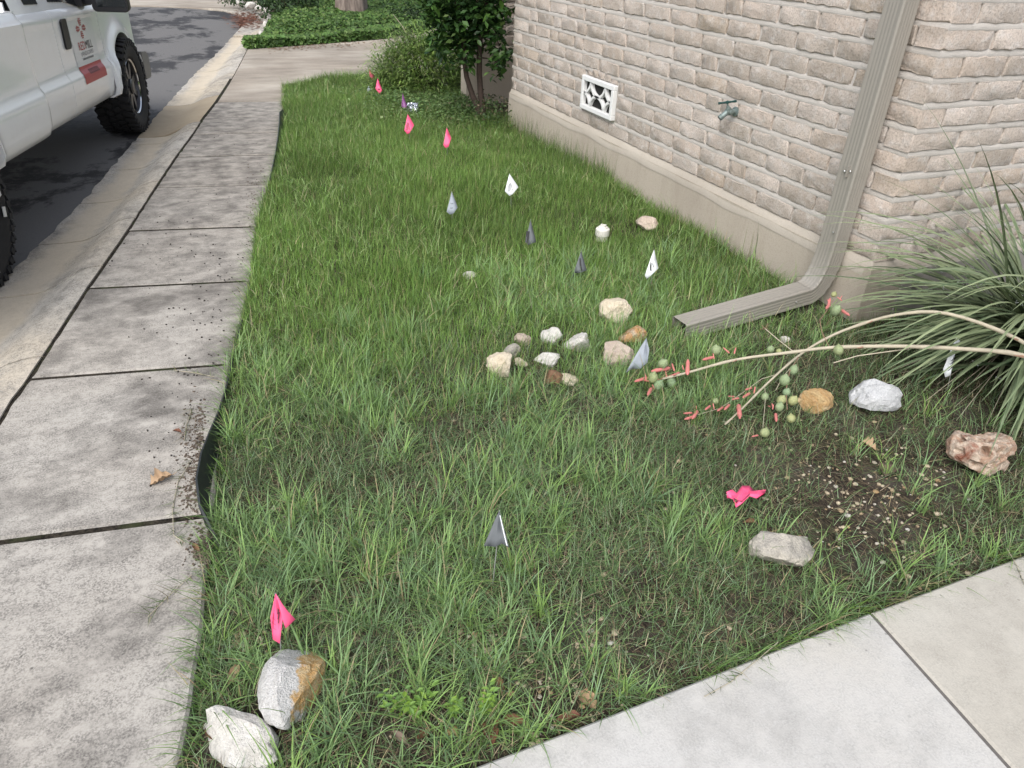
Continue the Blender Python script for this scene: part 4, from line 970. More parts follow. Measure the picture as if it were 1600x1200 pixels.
# pebbles
def pebbles(name, n, centers, size, cols, mat):
    mb = MB(); r = random.Random(3); ico = [(0, 0, 1), (.9, 0, .3), (.28, .85, .3), (-.72, .53, .3), (-.72, -.53, .3), (.28, -.85, .3), (.5, .4, -.6), (-.3, .5, -.6), (-.5, -.4, -.6), (.4, -.5, -.6)]
    fc = [(0, 1, 2), (0, 2, 3), (0, 3, 4), (0, 4, 5), (0, 5, 1), (1, 6, 2), (2, 7, 3), (3, 8, 4), (4, 9, 5), (5, 9, 1), (1, 9, 6), (2, 6, 7), (3, 7, 8), (4, 8, 9)]
    for i in range(n):
        c, rad = r.choice(centers); x = c.x+r.gauss(0, rad); y = c.y+r.gauss(0, rad)
        if not inside(np.array([x]), np.array([y]))[0]: continue
        s_ = size*r.choice((.4, .5, .6, .8, 1.0, 1.4)); sx, sy, sz = s_*r.uniform(.7, 1.3), s_*r.uniform(.7, 1.2), s_*r.uniform(.45, .8); a = r.uniform(0, 6.28); z = sh(x, y)+sz*.4
        mb.add([(x+sx*(px*math.cos(a)-py*math.sin(a)), y+sy*(px*math.sin(a)+py*math.cos(a)), z+sz*pz) for px, py, pz in ico], fc)
    o = mb.obj(name, mat); o['kind'] = 'stuff'; return o
k = NT('pebble'); g_ = k.n('ShaderNodeNewGeometry').outputs['Random Per Island']; r_ = k.n('ShaderNodeValToRGB'); e = r_.color_ramp.elements
e[0].color = (.40, .33, .23, 1); e[1].color = (.50, .48, .43, 1)
for ps, c in ((.3, (.52, .45, .33)), (.55, (.30, .20, .10)), (.75, (.46, .39, .29))): q = e.new(ps); q.color = (*c, 1)
k.l(g_, r_.inputs[0]); M['pebble'] = k.out(r_.outputs[0], .85)
pebbles('pebbles', 620, [(G(1340, 770), .12), (G(1390, 830), .12), (G(1300, 720), .18), (G(1420, 740), .12), (G(745, 990), .035), (G(920, 990), .04), (G(1350, 800), .16), (G(430, 800), .06), (G(860, 1080), .08), (G(880, 600), .2), (G(1180, 700), .25), (G(640, 1000), .3), (G(390, 990), .03), (G(1000, 850), .4)], .0075, None, M['pebble'])
# dark seed specks on the sidewalk
mb = MB(); r = random.Random(9)
for i in range(330):
    if r.random() < .75: u, v = r.gauss(330, 55), r.uniform(380, 760)
    else: u, v = r.uniform(120, 440), r.uniform(200, 420)
    P = G(u, v); x, y = P.x, P.y
    if x > float(edge_x(np.array(y)))-.01 or x < float(left_x(np.array(y)))+.02: continue
    s_ = r.uniform(.002, .0045); a = r.uniform(0, 6.28); mb.box((x, y, .003), (s_*1.6, s_, s_), Matrix.Rotation(a, 3, 'Z'))
o = mb.obj('seed_specks', plain('dark_seed', (.03, .025, .02), .9)); o['kind'] = 'stuff'

mb = MB(); r = random.Random(12)
for i in range(1500):
    t = r.random(); u, v = 322-12*t-abs(r.gauss(0, 16)), 640+150*t+r.gauss(0, 14)
    if r.random() < .3: u, v = r.gauss(318, 10), r.gauss(858, 14)
    if r.random() < .2: u, v = r.gauss(398, 8), r.gauss(320, 40)
    P = G(u, v, 0); s_ = r.choice((.0015, .002, .0025, .003, .004, .0055))
    if P.x > float(edge_x(np.array(P.y)))+.01: continue
    mb.box((P.x, P.y, s_*.3), (s_*1.5, s_, s_*.7), Matrix.Rotation(r.uniform(0, 6), 3, (r.gauss(0, .4), r.gauss(0, .4), 1)))
o = mb.obj('soil_crumbs', plain('soil_crumb', (.11, .085, .065), .95, var=.5)); o['kind'] = 'stuff'
# runner grass on the paving
def runner(label, pts, z, nb, seed, hl=.035, col=((.12, .17, .06), (.28, .24, .13))):
    r = random.Random(seed); P = [G(u, v, z) for u, v in pts]; o = thing('grass_runner', label, 'grass runner', P[0]); g0 = P[0]
    pts_ = [p-g0+Vector((0, 0, .004)) for p in P]
    mb = MB(); mb.tube(pts_, .0011, 5); mb.obj('stem', M['stalk'], o)
    B = []; A = []
    for i in range(nb):
        t = r.random()*(len(pts_)-1); i0 = min(int(t), len(pts_)-2); q = pts_[i0].lerp(pts_[i0+1], t-i0); B.append(q+Vector((r.gauss(0, .004), r.gauss(0, .004), 0))); d = (pts_[i0+1]-pts_[i0]); A.append(math.atan2(d.y, d.x)+r.choice((-1, 1))*r.uniform(.3, 1.1))
    n = nb; B = np.array([tuple(b) for b in B]); c = colmix(n, [col[0], col[1]], [3, 1])
    ob = blades('blade_cluster', B, np.array(A), rng.uniform(.5, 1.3, n)*hl, rng.uniform(.5, 1.3, n), rng.uniform(-.2, .5, n), rng.uniform(.0012, .0026, n), c, 3); ob.parent = o; ob['kind'] = 'stuff'
runner('straggling pale grass runner on the sidewalk above the tan leaf', [(300, 640), (292, 665), (288, 690)], 0, 46, 1, .05)
runner('dry grass runner on the sidewalk beside the pale tan leaf', [(300, 720), (278, 755), (270, 800), (272, 838), (290, 850)], 0, 70, 2, .05)
runner('thin grass runner on the sidewalk at the second joint from the front', [(335, 590), (300, 583), (272, 580)], 0, 24, 3, .035)
runner('green grass runner reaching out over the pale front walk slab', [(1215, 1005), (1180, 1035), (1140, 1068), (1100, 1090)], 0, 26, 4, .035, ((.09, .15, .05), (.12, .17, .07)))
runner('dark grass sprig on the front walk at the far right edge', [(1572, 858), (1588, 885), (1600, 915)], 0, 12, 5, .03, ((.06, .09, .05), (.08, .1, .05)))
runner('thin grass runner on the sidewalk near the front corner', [(300, 900), (262, 935), (232, 965)], 0, 36, 6, .05)

# bright green compound-leaf weeds
def weed(label, tips, base, seed):
    g = GS(*base); o = thing('leafy_weed', label, 'weed', g, 'bright green weeds by the front walk'); r = random.Random(seed)
    for (u, v) in tips:
        T = over(g, u, v); T = Vector(D(u, v, g+Vector((0, 0, .05))))-g; T.z = max(T.z, .03)
        mb = MB(); mid = T*.5+Vector((0, 0, .015)); mb.tube([Vector((0, 0, 0)), mid, T], .0009, 5); mb.obj('stem', M['weedstem'], o)
        # pinnate leaflets
        for i in range(9):
            t = .35+.65*i/8; q = Vector((0, 0, 0)).lerp(T, t)+Vector((0, 0, .008)); a = r.uniform(0, 6.28) if i < 8 else 0
            L_ = r.uniform(.016, .024); d = Vector((math.cos(a), math.sin(a), r.uniform(.1, .5))).normalized(); sdv = d.cross(Vector((0, 0, 1))).normalized(); 
            lo = MB(); lo.add([q, q+d*L_*.45+sdv*L_*.24+Vector((0, 0, .002)), q+d*L_, q+d*L_*.45-sdv*L_*.24+Vector((0, 0, .002))], [(0, 1, 2), (0, 2, 3)]); lo.obj('leaflet', M['weed'], o)
M['weed'] = veg('weed_leaf', False, ((.25, .40, .06), (.15, .28, .08)), .3); M['weedstem'] = plain('weed_stem', (.12, .2, .05), .6)
weed('spreading bright green weed with compound leaves left of the brown leaves', [(598, 1085), (612, 1092), (632, 1080), (650, 1084), (676, 1072), (640, 1105), (600, 1108), (672, 1092), (648, 1130), (662, 1105)], (642, 1118), 1)
weed('upright bright green weed sprig above the curled brown leaves', [(765, 1070), (770, 1085), (758, 1092), (752, 1110)], (757, 1128), 2)
weed('small bright green weed rosette right of the spreading weed', [(703, 1100), (712, 1110), (716, 1098), (708, 1120)], (712, 1118), 3)

# ------------------------------------------------------------------ red yucca
yc = Vector((3.24, 1.63, -.01)); YU = thing('red_yucca', 'large red yucca clump with arching narrow leaves and toppled flower stalks', 'yucca', yc)
def yleaf(seed, L, tilt, bend, wd=.013):
    r = random.Random(seed); n = 11; p = Vector((0, 0, 0)); th = tilt; rows = []; cv = r.uniform(-.25, .25); a = 0
    for i in range(n+1):
        t = i/n; ww = wd*(1-.25*t)*(1 if t < .55 else max(.04, 1-((t-.55)/.45)**1.6)); d = Vector((math.sin(th)*math.cos(a), math.sin(th)*math.sin(a), math.cos(th))); s_ = Vector((-math.sin(a), math.cos(a), 0)); u = d.cross(s_)
        rows.append([p+s_*ww*.5-u*ww*.22, p+u*ww*.12, p-s_*ww*.5-u*ww*.22]); p = p+d*L/n; th += bend/n*(.5+t); a += cv/n
    mb = MB(); mb.loft(rows, False); return mb.mesh('leaf', M['yucca'], 180)
YL = [yleaf(i, L_, t_, b_, w_) for i, (L_, t_, b_, w_) in enumerate([(.95, .35, .5, .013), (1.0, .5, .9, .013), (.9, .25, .3, .012), (1.05, .75, 1.2, .014), (.95, .95, 1.1, .015), (.85, 1.1, .9, .015), (.8, 1.2, .7, .014), (1.0, .65, 1.5, .013), (.9, .85, 1.5, .014), (.7, 1.3, .6, .014), (1.0, .15, .25, .012), (.85, 1.0, 1.5, .015)])]
r = random.Random(21)
for i in range(298):
    me = YL[r.choice((0, 1, 2, 3, 4, 5, 6, 7, 8, 9, 11, 4, 7, 8, 11, 3, 10, 0, 1, 4, 8))]; o = bpy.data.objects.new('leaf', me); rr = r.uniform(0, .13); a0 = r.uniform(0, 6.28)
    # more leaves on the open side (towards the lawn), fewer into the wall
    a = r.gauss(math.pi*1.06, .95) if r.random() < .78 else r.uniform(0, 6.28)
    if math.sin(a) > .45 and me in (YL[5], YL[6], YL[9]): a = -a
    o.location = (rr*math.cos(a0), rr*math.sin(a0), r.uniform(.0, .10)); o.rotation_euler = (r.uniform(-.08, .08), r.uniform(-.12, .12), a); s_ = r.uniform(.75, 1.28); o.scale = (s_, 1.45, s_*r.uniform(.85, 1.05)); link(o, YU)
mb = MB()
for i in range(230):
    me = YL[r.choice((4, 5, 6, 7, 8, 9, 11, 3, 1))]; a = r.gauss(math.pi*1.02, .8); s_ = r.uniform(.7, 1.25); rr = r.uniform(0, .13); a0 = r.uniform(0, 6.28)
    if math.sin(a) > .55: a = -a
    if abs(a-math.pi*1.10) < .16: a += .34
    mt = Matrix.Translation((rr*math.cos(a0), rr*math.sin(a0), r.uniform(0, .08))) @ Matrix.Rotation(a, 4, 'Z') @ Matrix.Rotation(r.uniform(-.12, .14), 4, 'Y') @ Matrix.Diagonal((s_, 1.35, s_*.95, 1))
    mb.add([mt @ v.co for v in me.vertices], [tuple(p_.vertices) for p_ in me.polygons])
k = NT('yucca_leaf_mass'); rn_ = k.n('ShaderNodeNewGeometry').outputs['Random Per Island']; M['yucca2'] = k.out(k.mix(rn_, (.085, .13, .065), (.27, .32, .18)), .5, None, None, .35)
mb.obj('leaves', M['yucca2'], YU, 180)['kind'] = 'stuff'
# pale curling fibres on the leaf margins
mb = MB()
for i in range(90):
    a = r.gauss(math.pi*1.15, .7); d = r.uniform(.15, .6); p = Vector((d*math.cos(a), d*math.sin(a), r.uniform(.08, .4))); pts_ = []
    for j in range(6): p = p+Vector((r.gauss(0, .008), r.gauss(0, .008), r.gauss(0, .006))); pts_.append(p)
    mb.tube(pts_, .0005, 3, False)
mb.obj('leaf_fibres', M['wfilm'], YU)['kind'] = 'stuff'
# dead straw leaves inside the clump
mb = MB()
for i in range(26):
    a = r.gauss(math.pi*1.15, .5); d = r.uniform(.5, .8); z = r.uniform(.02, .2); mb.tube([Vector((d*.4*math.cos(a), d*.4*math.sin(a), z)), Vector((d*math.cos(a+.1), d*math.sin(a+.1), .01))], .0015, 4)
mb.obj('dry_leaves', M['stalk'], YU)['kind'] = 'stuff'
def stalk(label, pts, rad):
    P = [G(u, v, z)-yc for u, v, z in pts]
    # smooth
    Q = []
    for i in range(len(P)-1):
        p0, p1, p2, p3 = P[max(i-1, 0)], P[i], P[i+1], P[min(i+2, len(P)-1)]
        for t in (0, .25, .5, .75): Q.append(.5*((2*p1)+(p2-p0)*t+(2*p0-5*p1+4*p2-p3)*t*t+(3*p1-p0-3*p2+p3)*t**3))
    Q.append(P[-1]); n = len(Q); mb = MB(); mb.tube(Q, [rad[0]+(rad[1]-rad[0])*i/(n-1)+(.0012 if i % 5 == 0 else 0) for i in range(n)], 8)
    o = mb.obj('flower_stalk', M['stalk'], YU, 60); o['label'] = label
    bm2 = MB()
    for i in range(4, n-2, 5):
        t = (Q[i+1]-Q[i]).normalized(); side = t.cross(Vector((0, 0, 1))).normalized()*(1 if i % 2 else -1); rr_ = rad[0]+(rad[1]-rad[0])*i/(n-1)
        bm2.tube([Q[i]+side*rr_*.5, Q[i]+side*rr_*1.2+t*rr_*1.2, Q[i]+side*rr_*1.7+t*rr_*3.4], [rr_*.7, rr_*.45, rr_*.1], 5)
    bm2.obj('bracts', M['dry'], o); return o
SA = stalk('thick pale flower stalk lying across the lawn with pods at its tip', [(1690, 600, .30), (1600, 556, .33), (1500, 545, .29), (1400, 541, .25), (1300, 543, .21), (1240, 550, .17), (1150, 562, .12), (1075, 582, .08), (1035, 592, .06)], (.0092, .0042))
SB = stalk('thinner pale flower stalk crossing under the thick one', [(1700, 600, .22), (1590, 530, .34), (1480, 490, .37), (1400, 492, .32), (1330, 512, .24), (1285, 532, .18), (1245, 558, .12), (1200, 598, .08), (1160, 638, .05), (1133, 663, .035)], (.0075, .003))
pod_me = None
def pod_mesh():
    mb = MB(); n, mrows = 18, 9; rings = []
    for i in range(1, mrows):
        ph = math.pi*i/mrows; ring = []
        for j in range(n):
            a = 2*math.pi*j/n; rr = math.sin(ph)*(1-.07*(j % 3 == 0)); ring.append(Vector((rr*math.cos(a), rr*math.sin(a), math.cos(ph)*1.02)))
        rings.append(ring)
    rings.insert(0, [Vector((.05*math.cos(2*math.pi*j/n), .05*math.sin(2*math.pi*j/n), 1.25)) for j in range(n)])
    mb.loft(rings, True, True, True); return mb.mesh('seed_pod', M['pod'], 60)
PODM = pod_mesh()
bm_ = MB(); bm_.lathe([(.05, 0), (.28, .25), (.32, .6), (.26, 1.2), (.30, 1.7), (.12, 2.2)], 'z', (0, 0, 0), 7, True, True); BUDM = bm_.mesh('flower_bud', M['bud'], 60)
def pod(par, u, v, z, rpx):
    P = G(u, v, z); o = bpy.data.objects.new('seed_pod', PODM); o.location = P-yc; s_ = rpx*pxm(P); o.scale = (s_*r.uniform(.86, 1.05), s_*r.uniform(.86, 1.05), s_*r.uniform(.92, 1.12)); o.rotation_euler = (r.uniform(-.5, .5), r.uniform(-.5, .5), r.uniform(0, 6)); link(o, par)
def bud(par, u0, v0, u1, v1, z):
    a, b = G(u0, v0, z), G(u1, v1, z+.012); d = b-a; o = bpy.data.objects.new('flower_bud', BUDM); o.location = a-yc; s_ = d.length/2.2; o.scale = (max(s_*.62, .0042),)*2+(s_,); o.rotation_mode = 'QUATERNION'; o.rotation_quaternion = d.to_track_quat('Z', 'Y'); link(o, par)
def twig(par, pts, rad=.0018, mat='stalk'):
    mb = MB(); mb.tube([G(*p)-yc for p in pts], rad, 5); mb.obj('flower_branch', M[mat], par)
for u, v, z, rp in ((1036, 568, .10, 8), (1020, 590, .07, 8), (1029, 602, .05, 8.5), (1049, 598, .05, 8.5), (1119, 547, .14, 7.5), (1204, 546, .15, 6), (1217, 549, .14, 4.5), (1310, 547, .21, 8.5)): pod(SA, u, v, z, rp)
for u, v, z, rp in ((1306, 485, .24, 9), (1303, 460, .28, 4.5), (1240, 578, .09, 7.5), (1226, 594, .08, 8.5), (1229, 613, .06, 7), (1221, 625, .05, 8), (1239, 626, .05, 8), (1218, 636, .04, 7), (1195, 620, .05, 6), (1195, 676, .03, 7.5), (1236, 654, .03, 7.5), (1118, 627, .05, 5)): pod(SB, u, v, z, rp)
for q in ((1048, 575, 1018, 580, .07), (1054, 580, 1050, 568, .07), (1062, 582, 1052, 586, .07), (1012, 590, 992, 596, .06), (1010, 596, 1008, 584, .06), (1018, 606, 1012, 617, .04), (1022, 608, 1019, 600, .04), (1042, 590, 1040, 580, .06), (1068, 578, 1066, 570, .08), (1074, 586, 1075, 562, .08), (1115, 558, 1098, 562, .12), (1140, 552, 1130, 543, .13), (1147, 553, 1150, 543, .13), (1116, 561, 1114, 552, .12)): bud(SA, *q)
for q in ((1298, 478, 1293, 468, .25), (1294, 480, 1297, 466, .25), (1316, 470, 1308, 464, .26), (1312, 468, 1316, 462, .26), (1314, 484, 1327, 493, .24), (1296, 476, 1291, 482, .25), (1175, 606, 1165, 609, .05), (1172, 614, 1161, 621, .05), (1178, 615, 1180, 604, .05), (1155, 622, 1144, 624, .05), (1148, 620, 1138, 619, .05), (1140, 632, 1132, 640, .04), (1130, 636, 1121, 642, .04), (1154, 632, 1156, 653, .04), (1152, 642, 1153, 631, .04), (1110, 634, 1102, 640, .04), (1116, 640, 1114, 630, .04), (1082, 645, 1068, 646, .03), (1088, 650, 1070, 655, .03), (1090, 642, 1082, 654, .03), (1088, 640, 1088, 634, .03), (1204, 636, 1200, 634, .04), (1208, 638, 1206, 630, .04), (1212, 646, 1213, 658, .03), (1207, 640, 1209, 632, .04), (1185, 680, 1175, 682, .02)): bud(SB, *q)
twig(SA, [(1238, 548, .17), (1215, 530, .18), (1196, 514, .19)], .002); twig(SA, [(1295, 541, .21), (1284, 518, .22), (1281, 500, .24), (1293, 484, .25), (1302, 468, .27)], .0014, 'dry')
twig(SA, [(1075, 582, .08), (1050, 586, .06), (1020, 596, .055), (1000, 594, .06)], .0022, 'bud'); twig(SA, [(1420, 545, .24), (1340, 556, .2), (1302, 567, .17)], .0022)
twig(SA, [(1196, 514, .19), (1190, 508, .2)], .0012, 'dry'); twig(SA, [(1196, 514, .19), (1200, 505, .2)], .0012, 'dry'); twig(SA, [(1196, 514, .19), (1188, 514, .2)], .0012, 'dry')
twig(SB, [(1214, 585, .09), (1190, 592, .07), (1160, 614, .05), (1125, 638, .04), (1090, 648, .03)], .0013); twig(SB, [(1250, 555, .12), (1234, 580, .09), (1228, 610, .06), (1230, 640, .04)], .0016, 'dry')
twig(SB, [(1195, 605, .07), (1196, 622, .05), (1192, 668, .03)], .0012); twig(SB, [(1248, 560, .11), (1222, 590, .08), (1212, 610, .05)], .0013)

# ------------------------------------------------------------------ small tree at the house corner
tb = GS(757, 190); TR = thing('small_tree', 'small twin-stemmed tree with broad dark leaves at the house corner', 'tree', tb)
def tp(u, v, dz=0): return over(tb, u, v)-tb
mb = MB(); mb.tube([Vector((0, 0, -.05)), tp(750, 175), tp(738, 148), tp(729, 120), tp(725, 90), tp(724, 60), tp(716, 20), tp(708, -30)], [.032, .03, .026, .023, .021, .02, .018, .012], 9); mb.obj('trunk', M['bark'], TR, 60)
mb = MB(); mb.tube([Vector((.01, 0, -.05)), tp(755, 172), tp(751, 145), tp(749, 115), tp(749, 80), tp(752, 40), tp(760, 0), tp(765, -60)], [.036, .03, .027, .026, .025, .023, .02, .012], 9); mb.obj('trunk', M['bark'], TR, 60)
for pts_ in ([(725, 85), (705, 60), (685, 40)], [(749, 75), (775, 60), (790, 90)], [(752, 40), (735, 15), (700, 0)], [(724, 60), (740, 30), (780, 10)], [(749, 90), (770, 92), (786, 108)], [(716, 20), (690, 10), (672, 20)]):
    mb = MB(); mb.tube([tp(*p) for p in pts_], [.008, .005, .003], 6); mb.obj('branch', M['bark'], TR, 60)
def tleaf(seed):
    r2 = random.Random(seed); rows = []; n = 6
    for i in range(n+1):
        t = i/n; wd = .26*math.sin(math.pi*t**.8); rows.append([Vector((t, -wd, .10*wd*4*.5-.25*t*t)), Vector((t, 0, -.25*t*t)), Vector((t, wd, .10*wd*4*.5-.25*t*t))])
    mb = MB(); mb.loft(rows, False); return mb.mesh('leaf', M['treeleaf'], 180)
TL = [tleaf(i) for i in range(3)]
r = random.Random(31); clumps = []
for (u, v, sp_, nn) in ((735, 20, 22, 46), (700, 35, 18, 34), (690, 65, 16, 24), (715, 75, 18, 30), (765, 20, 18, 36), (770, 55, 15, 26), (785, 25, 10, 18), (780, 92, 11, 13), (778, 108, 9, 9), (730, 95, 13, 15), (678, 15, 14, 22), (745, 70, 12, 16), (790, 80, 7, 6)):
    for i in range(nn): clumps.append((u+r.gauss(0, sp_*.62), v+r.gauss(0, sp_*.6)))
for i, (u, v) in enumerate(clumps):
    dz = r.gauss(0, .16); P = over(tb, u, v); P = P+Vector((FW.x, FW.y, 0)).normalized()*dz
    if P.x > XW-.06 and P.y < YF+.05: P = Vector((XW-.08, P.y, P.z))
    o = bpy.data.objects.new('leaf', r.choice(TL)); o.location = P-tb; s_ = r.uniform(.055, .095); o.scale = (s_, s_, s_); o.rotation_euler = (r.gauss(0, .5), r.uniform(-.1, .9), r.uniform(0, 6.28)); link(o, TR)
n = 3800; c0 = np.array(tp(728, 5)); q = unit(rng.normal(size=(n, 3)))*rng.uniform(.3, 1, (n, 1))**.5*np.array([[.42, .42, .66]])+c0+np.array([[-.04, .05, .28]])
q = q[(q[:, 0]+tb.x < XW-.03) | (q[:, 1]+tb.y > YF+.05)]; n = len(q)
leaf_cloud('foliage', q, unit(np.stack([rng.normal(0, .6, n), rng.normal(0, .6, n), np.ones(n)], 1)), rng.uniform(.05, .09, n), colmix(n, [(.03, .075, .018), (.055, .12, .025), (.018, .05, .014)], [3, 2, 2]), TR)
lc = []
for i in range(1500):
    u, v = clumps[i % len(clumps)]; Pq = over(tb, u+r.gauss(0, 7), v+r.gauss(0, 6)-3)+Vector((FW.x, FW.y, 0)).normalized()*r.gauss(.05, .18)
    if Pq.x > XW-.04 and Pq.y < YF+.05: continue
    lc.append(tuple(Pq-tb))
lc = np.array(lc); n = len(lc)
leaf_cloud('foliage', lc, unit(np.stack([rng.normal(0, .6, n), rng.normal(-.2, .6, n), np.ones(n)], 1)), rng.uniform(.05, .085, n), colmix(n, [(.035, .085, .02), (.06, .13, .028), (.018, .05, .014), (.10, .17, .045)], [3, 2, 2, .7]), TR)
# weeds between the tree and the wall
n = 900; c1 = GS(775, 195); x = rng.normal(c1.x-.06, .12, n); y = rng.normal(c1.y+.1, .22, n); ok = ~((x > XW-.03) & (y < YF+.03)); x, y = x[ok], y[ok]; n = len(x)
leaf_cloud('wall_weeds', np.stack([x, y, soil_h(x, y)+rng.uniform(.02, .22, n)**1], 1), unit(rng.normal(size=(n, 3))+np.array([[0, 0, 1.2]])), rng.uniform(.02, .04, n), colmix(n, [(.05, .09, .03), (.07, .12, .04), (.14, .12, .07)], [3, 2, 1]))

# ------------------------------------------------------------------ willowy shrub
sb = G(664, 137); SH = thing('willowy_shrub', 'rounded bush of fine drooping green leaves beside the driveway', 'shrub', sb)
n = 11000; q = unit(rng.normal(size=(n, 3))); q[:, 2] = np.abs(q[:, 2]); rad = rng.uniform(.45, 1.0, (n, 1))**.6*(1+.12*rng.normal(size=(n, 1)))
P = q*rad*np.array([[.60, .5, .56]]); P[:, 2] += .02; az = np.arctan2(P[:, 1], P[:, 0])+rng.normal(0, .7, n)
c = colmix(n, [(.18, .28, .07), (.25, .36, .10), (.12, .20, .05), (.34, .42, .18)], [3, 3, 2, 1])
ob = blades('foliage', P, az, rng.uniform(.05, .11, n), rng.uniform(.7, 1.7, n), rng.uniform(.5, 1.8, n), rng.uniform(.009, .017, n), c, 3); ob.parent = SH; ob['kind'] = 'stuff'
for i in range(16):
    a = r.uniform(0, 6.28); d = r.uniform(.1, .4); mb = MB(); mb.tube([Vector((.04*math.cos(a), .04*math.sin(a), -.02)), Vector((d*.6*math.cos(a), d*.6*math.sin(a), .3)), Vector((d*math.cos(a), d*math.sin(a), .55))], [.006, .004, .002], 5); mb.obj('stem', M['bark'], SH)
# thin sprig rising behind the bush
sg = G(640, 62); SG = thing('tall_seed_stem', 'thin pale seed stem leaning above the bush', 'stem', sg)
mb = MB(); mb.tube([Vector((.0, 0, 0)), over(sg, 628, 40)-sg, over(sg, 614, 22)-sg], [.006, .005, .003], 5); mb.obj('stem', M['stalk'], SG)

# step stone near the bush
mb = MB(); a_, b_ = G(655, 148), G(685, 142); mb.prism([(-.18, -.05), (.18, -.05), (.18, .05), (-.18, .05)], -.05, .035, .006); o = mb.obj('stepping_stone', M['drive']); o.location = (a_+b_)/2; o.rotation_euler = (0, 0, .35); tag(o, 'flat concrete stepping stone in front of the willowy bush', 'stepping stone')

# ------------------------------------------------------------------ planted bed beyond the driveway
bed = [G(*p, -.02) for p in ((408, 74), (418, 54), (428, 37), (435, 26), (422, 16), (411, 4))]
bedpoly = [(p.x, p.y) for p in bed]+[(2.0, 22), (12, 26), (12, 18.2), (9.5, 17.6)]+[(p.x, p.y) for p in far[::-1]]
mb = MB(); mb.prism(bedpoly, -.3, .015); struct(mb.obj('planting_bed', M['soil']))
def inpoly(x, y, poly):
    c = np.zeros(len(x), bool); j = len(poly)-1
    for i in range(len(poly)):
        xi, yi = poly[i]; xj, yj = poly[j]; k_ = ((yi > y) != (yj > y)) & (x < (xj-xi)*(y-yi)/(yj-yi+1e-12)+xi); c ^= k_; j = i
    return c
def segd(x, y, a, b):
    d = np.array(b)-np.array(a); t = np.clip(((x-a[0])*d[0]+(y-a[1])*d[1])/(d@d), 0, 1); return np.hypot(x-a[0]-t*d[0], y-a[1]-t*d[1])
n = 60000; x = rng.uniform(1.0, 8.5, n*2); y = rng.uniform(11.0, 22, n*2); k_ = inpoly(x, y, bedpoly); x, y = x[k_][:n], y[k_][:n]; n = len(x)
dmin = np.full(n, 9.0)
for i in range(len(bedpoly)): dmin = np.minimum(dmin, segd(x, y, bedpoly[i-1], bedpoly[i]))
top = (.10+.10*sm(0, .35, dmin))*(.75+.5*fbm(x, y, 1.6, 61)); z = top*rng.uniform(.45, 1.0, n)**.5+.015
c = colmix(n, [(.075, .145, .032), (.11, .19, .048), (.045, .095, .022), (.16, .24, .07)], [3, 3, 2, 1])
leaf_cloud('ground_cover', np.stack([x, y, z], 1), unit(np.stack([rng.normal(0, .55, n), rng.normal(-.25, .5, n), np.ones(n)], 1)), rng.uniform(.05, .085, n), c, aspect=.62)
n = 9000; t = rng.uniform(0, 1, n); fr0 = np.array([(p.x, p.y) for p in far]); cum = np.linspace(0, 1, len(far)); x = np.interp(t, cum, fr0[:, 0])+rng.normal(0, .02, n); y = np.interp(t, cum, fr0[:, 1])+np.abs(rng.normal(.0, .12, n))-.07
leaf_cloud('ground_cover', np.stack([x, y, rng.uniform(.012, .15, n)*(.45+.9*fbm(x, y, 2.3, 87))], 1), unit(np.stack([rng.normal(0, .5, n), rng.normal(-.9, .4, n), np.ones(n)*.8], 1)), rng.uniform(.05, .08, n), colmix(n, [(.085, .165, .035), (.125, .22, .055), (.055, .11, .025)], [3, 3, 2]), aspect=.62)
# bare reddish leaf litter on the far gutter
mb = MB(); r = random.Random(44)
for i in range(900):
    u, v = r.gauss(388, 13), r.gauss(30, 6); P = G(u, v, -.09); s_ = r.uniform(.02, .05)
    if P.y > 21 or P.y < 12: continue
    a = r.uniform(0, 6.28); z = -.088+r.uniform(0, .012); mb.add([P+Vector((s_*math.cos(a+q_*1.57), s_*.6*math.sin(a+q_*1.57), z+.09+r.uniform(-.004, .004))) for q_ in range(4)], [(0, 1, 2, 3)])
mb.obj('leaf_litter', M['lf_red'])['kind'] = 'stuff'
for i in range(0): pass
mb = MB(); r = random.Random(45)
for i in range(420):
    t = r.random(); u = 420+t*260; v = 77-18*t+r.gauss(0, 3.0); P = G(u, v, .004); s_ = r.uniform(.008, .025); a = r.uniform(0, 6.28)
    mb.add([P+Vector((s_*math.cos(a+q_*1.57), s_*.6*math.sin(a+q_*1.57), r.uniform(0, .006))) for q_ in range(4)], [(0, 1, 2, 3)])
mb.obj('leaf_litter', M['lf_brown'])['kind'] = 'stuff'
ca = float(asph_x(np.array(13.19)))
mb = MB(); mb.prism([(ca, 13.2), (float(left_x(np.array(13.2))), 13.2)]+[(p.x+.04, p.y) for p in bed[1:4]]+[(2.2, 17.2)]+[(p.x, p.y+.01) for p in endp[4:0:-1]]+[(endp[0].x, endp[0].y)], -.3, -.085, .01); struct(mb.obj('far_gutter', M['curb']))
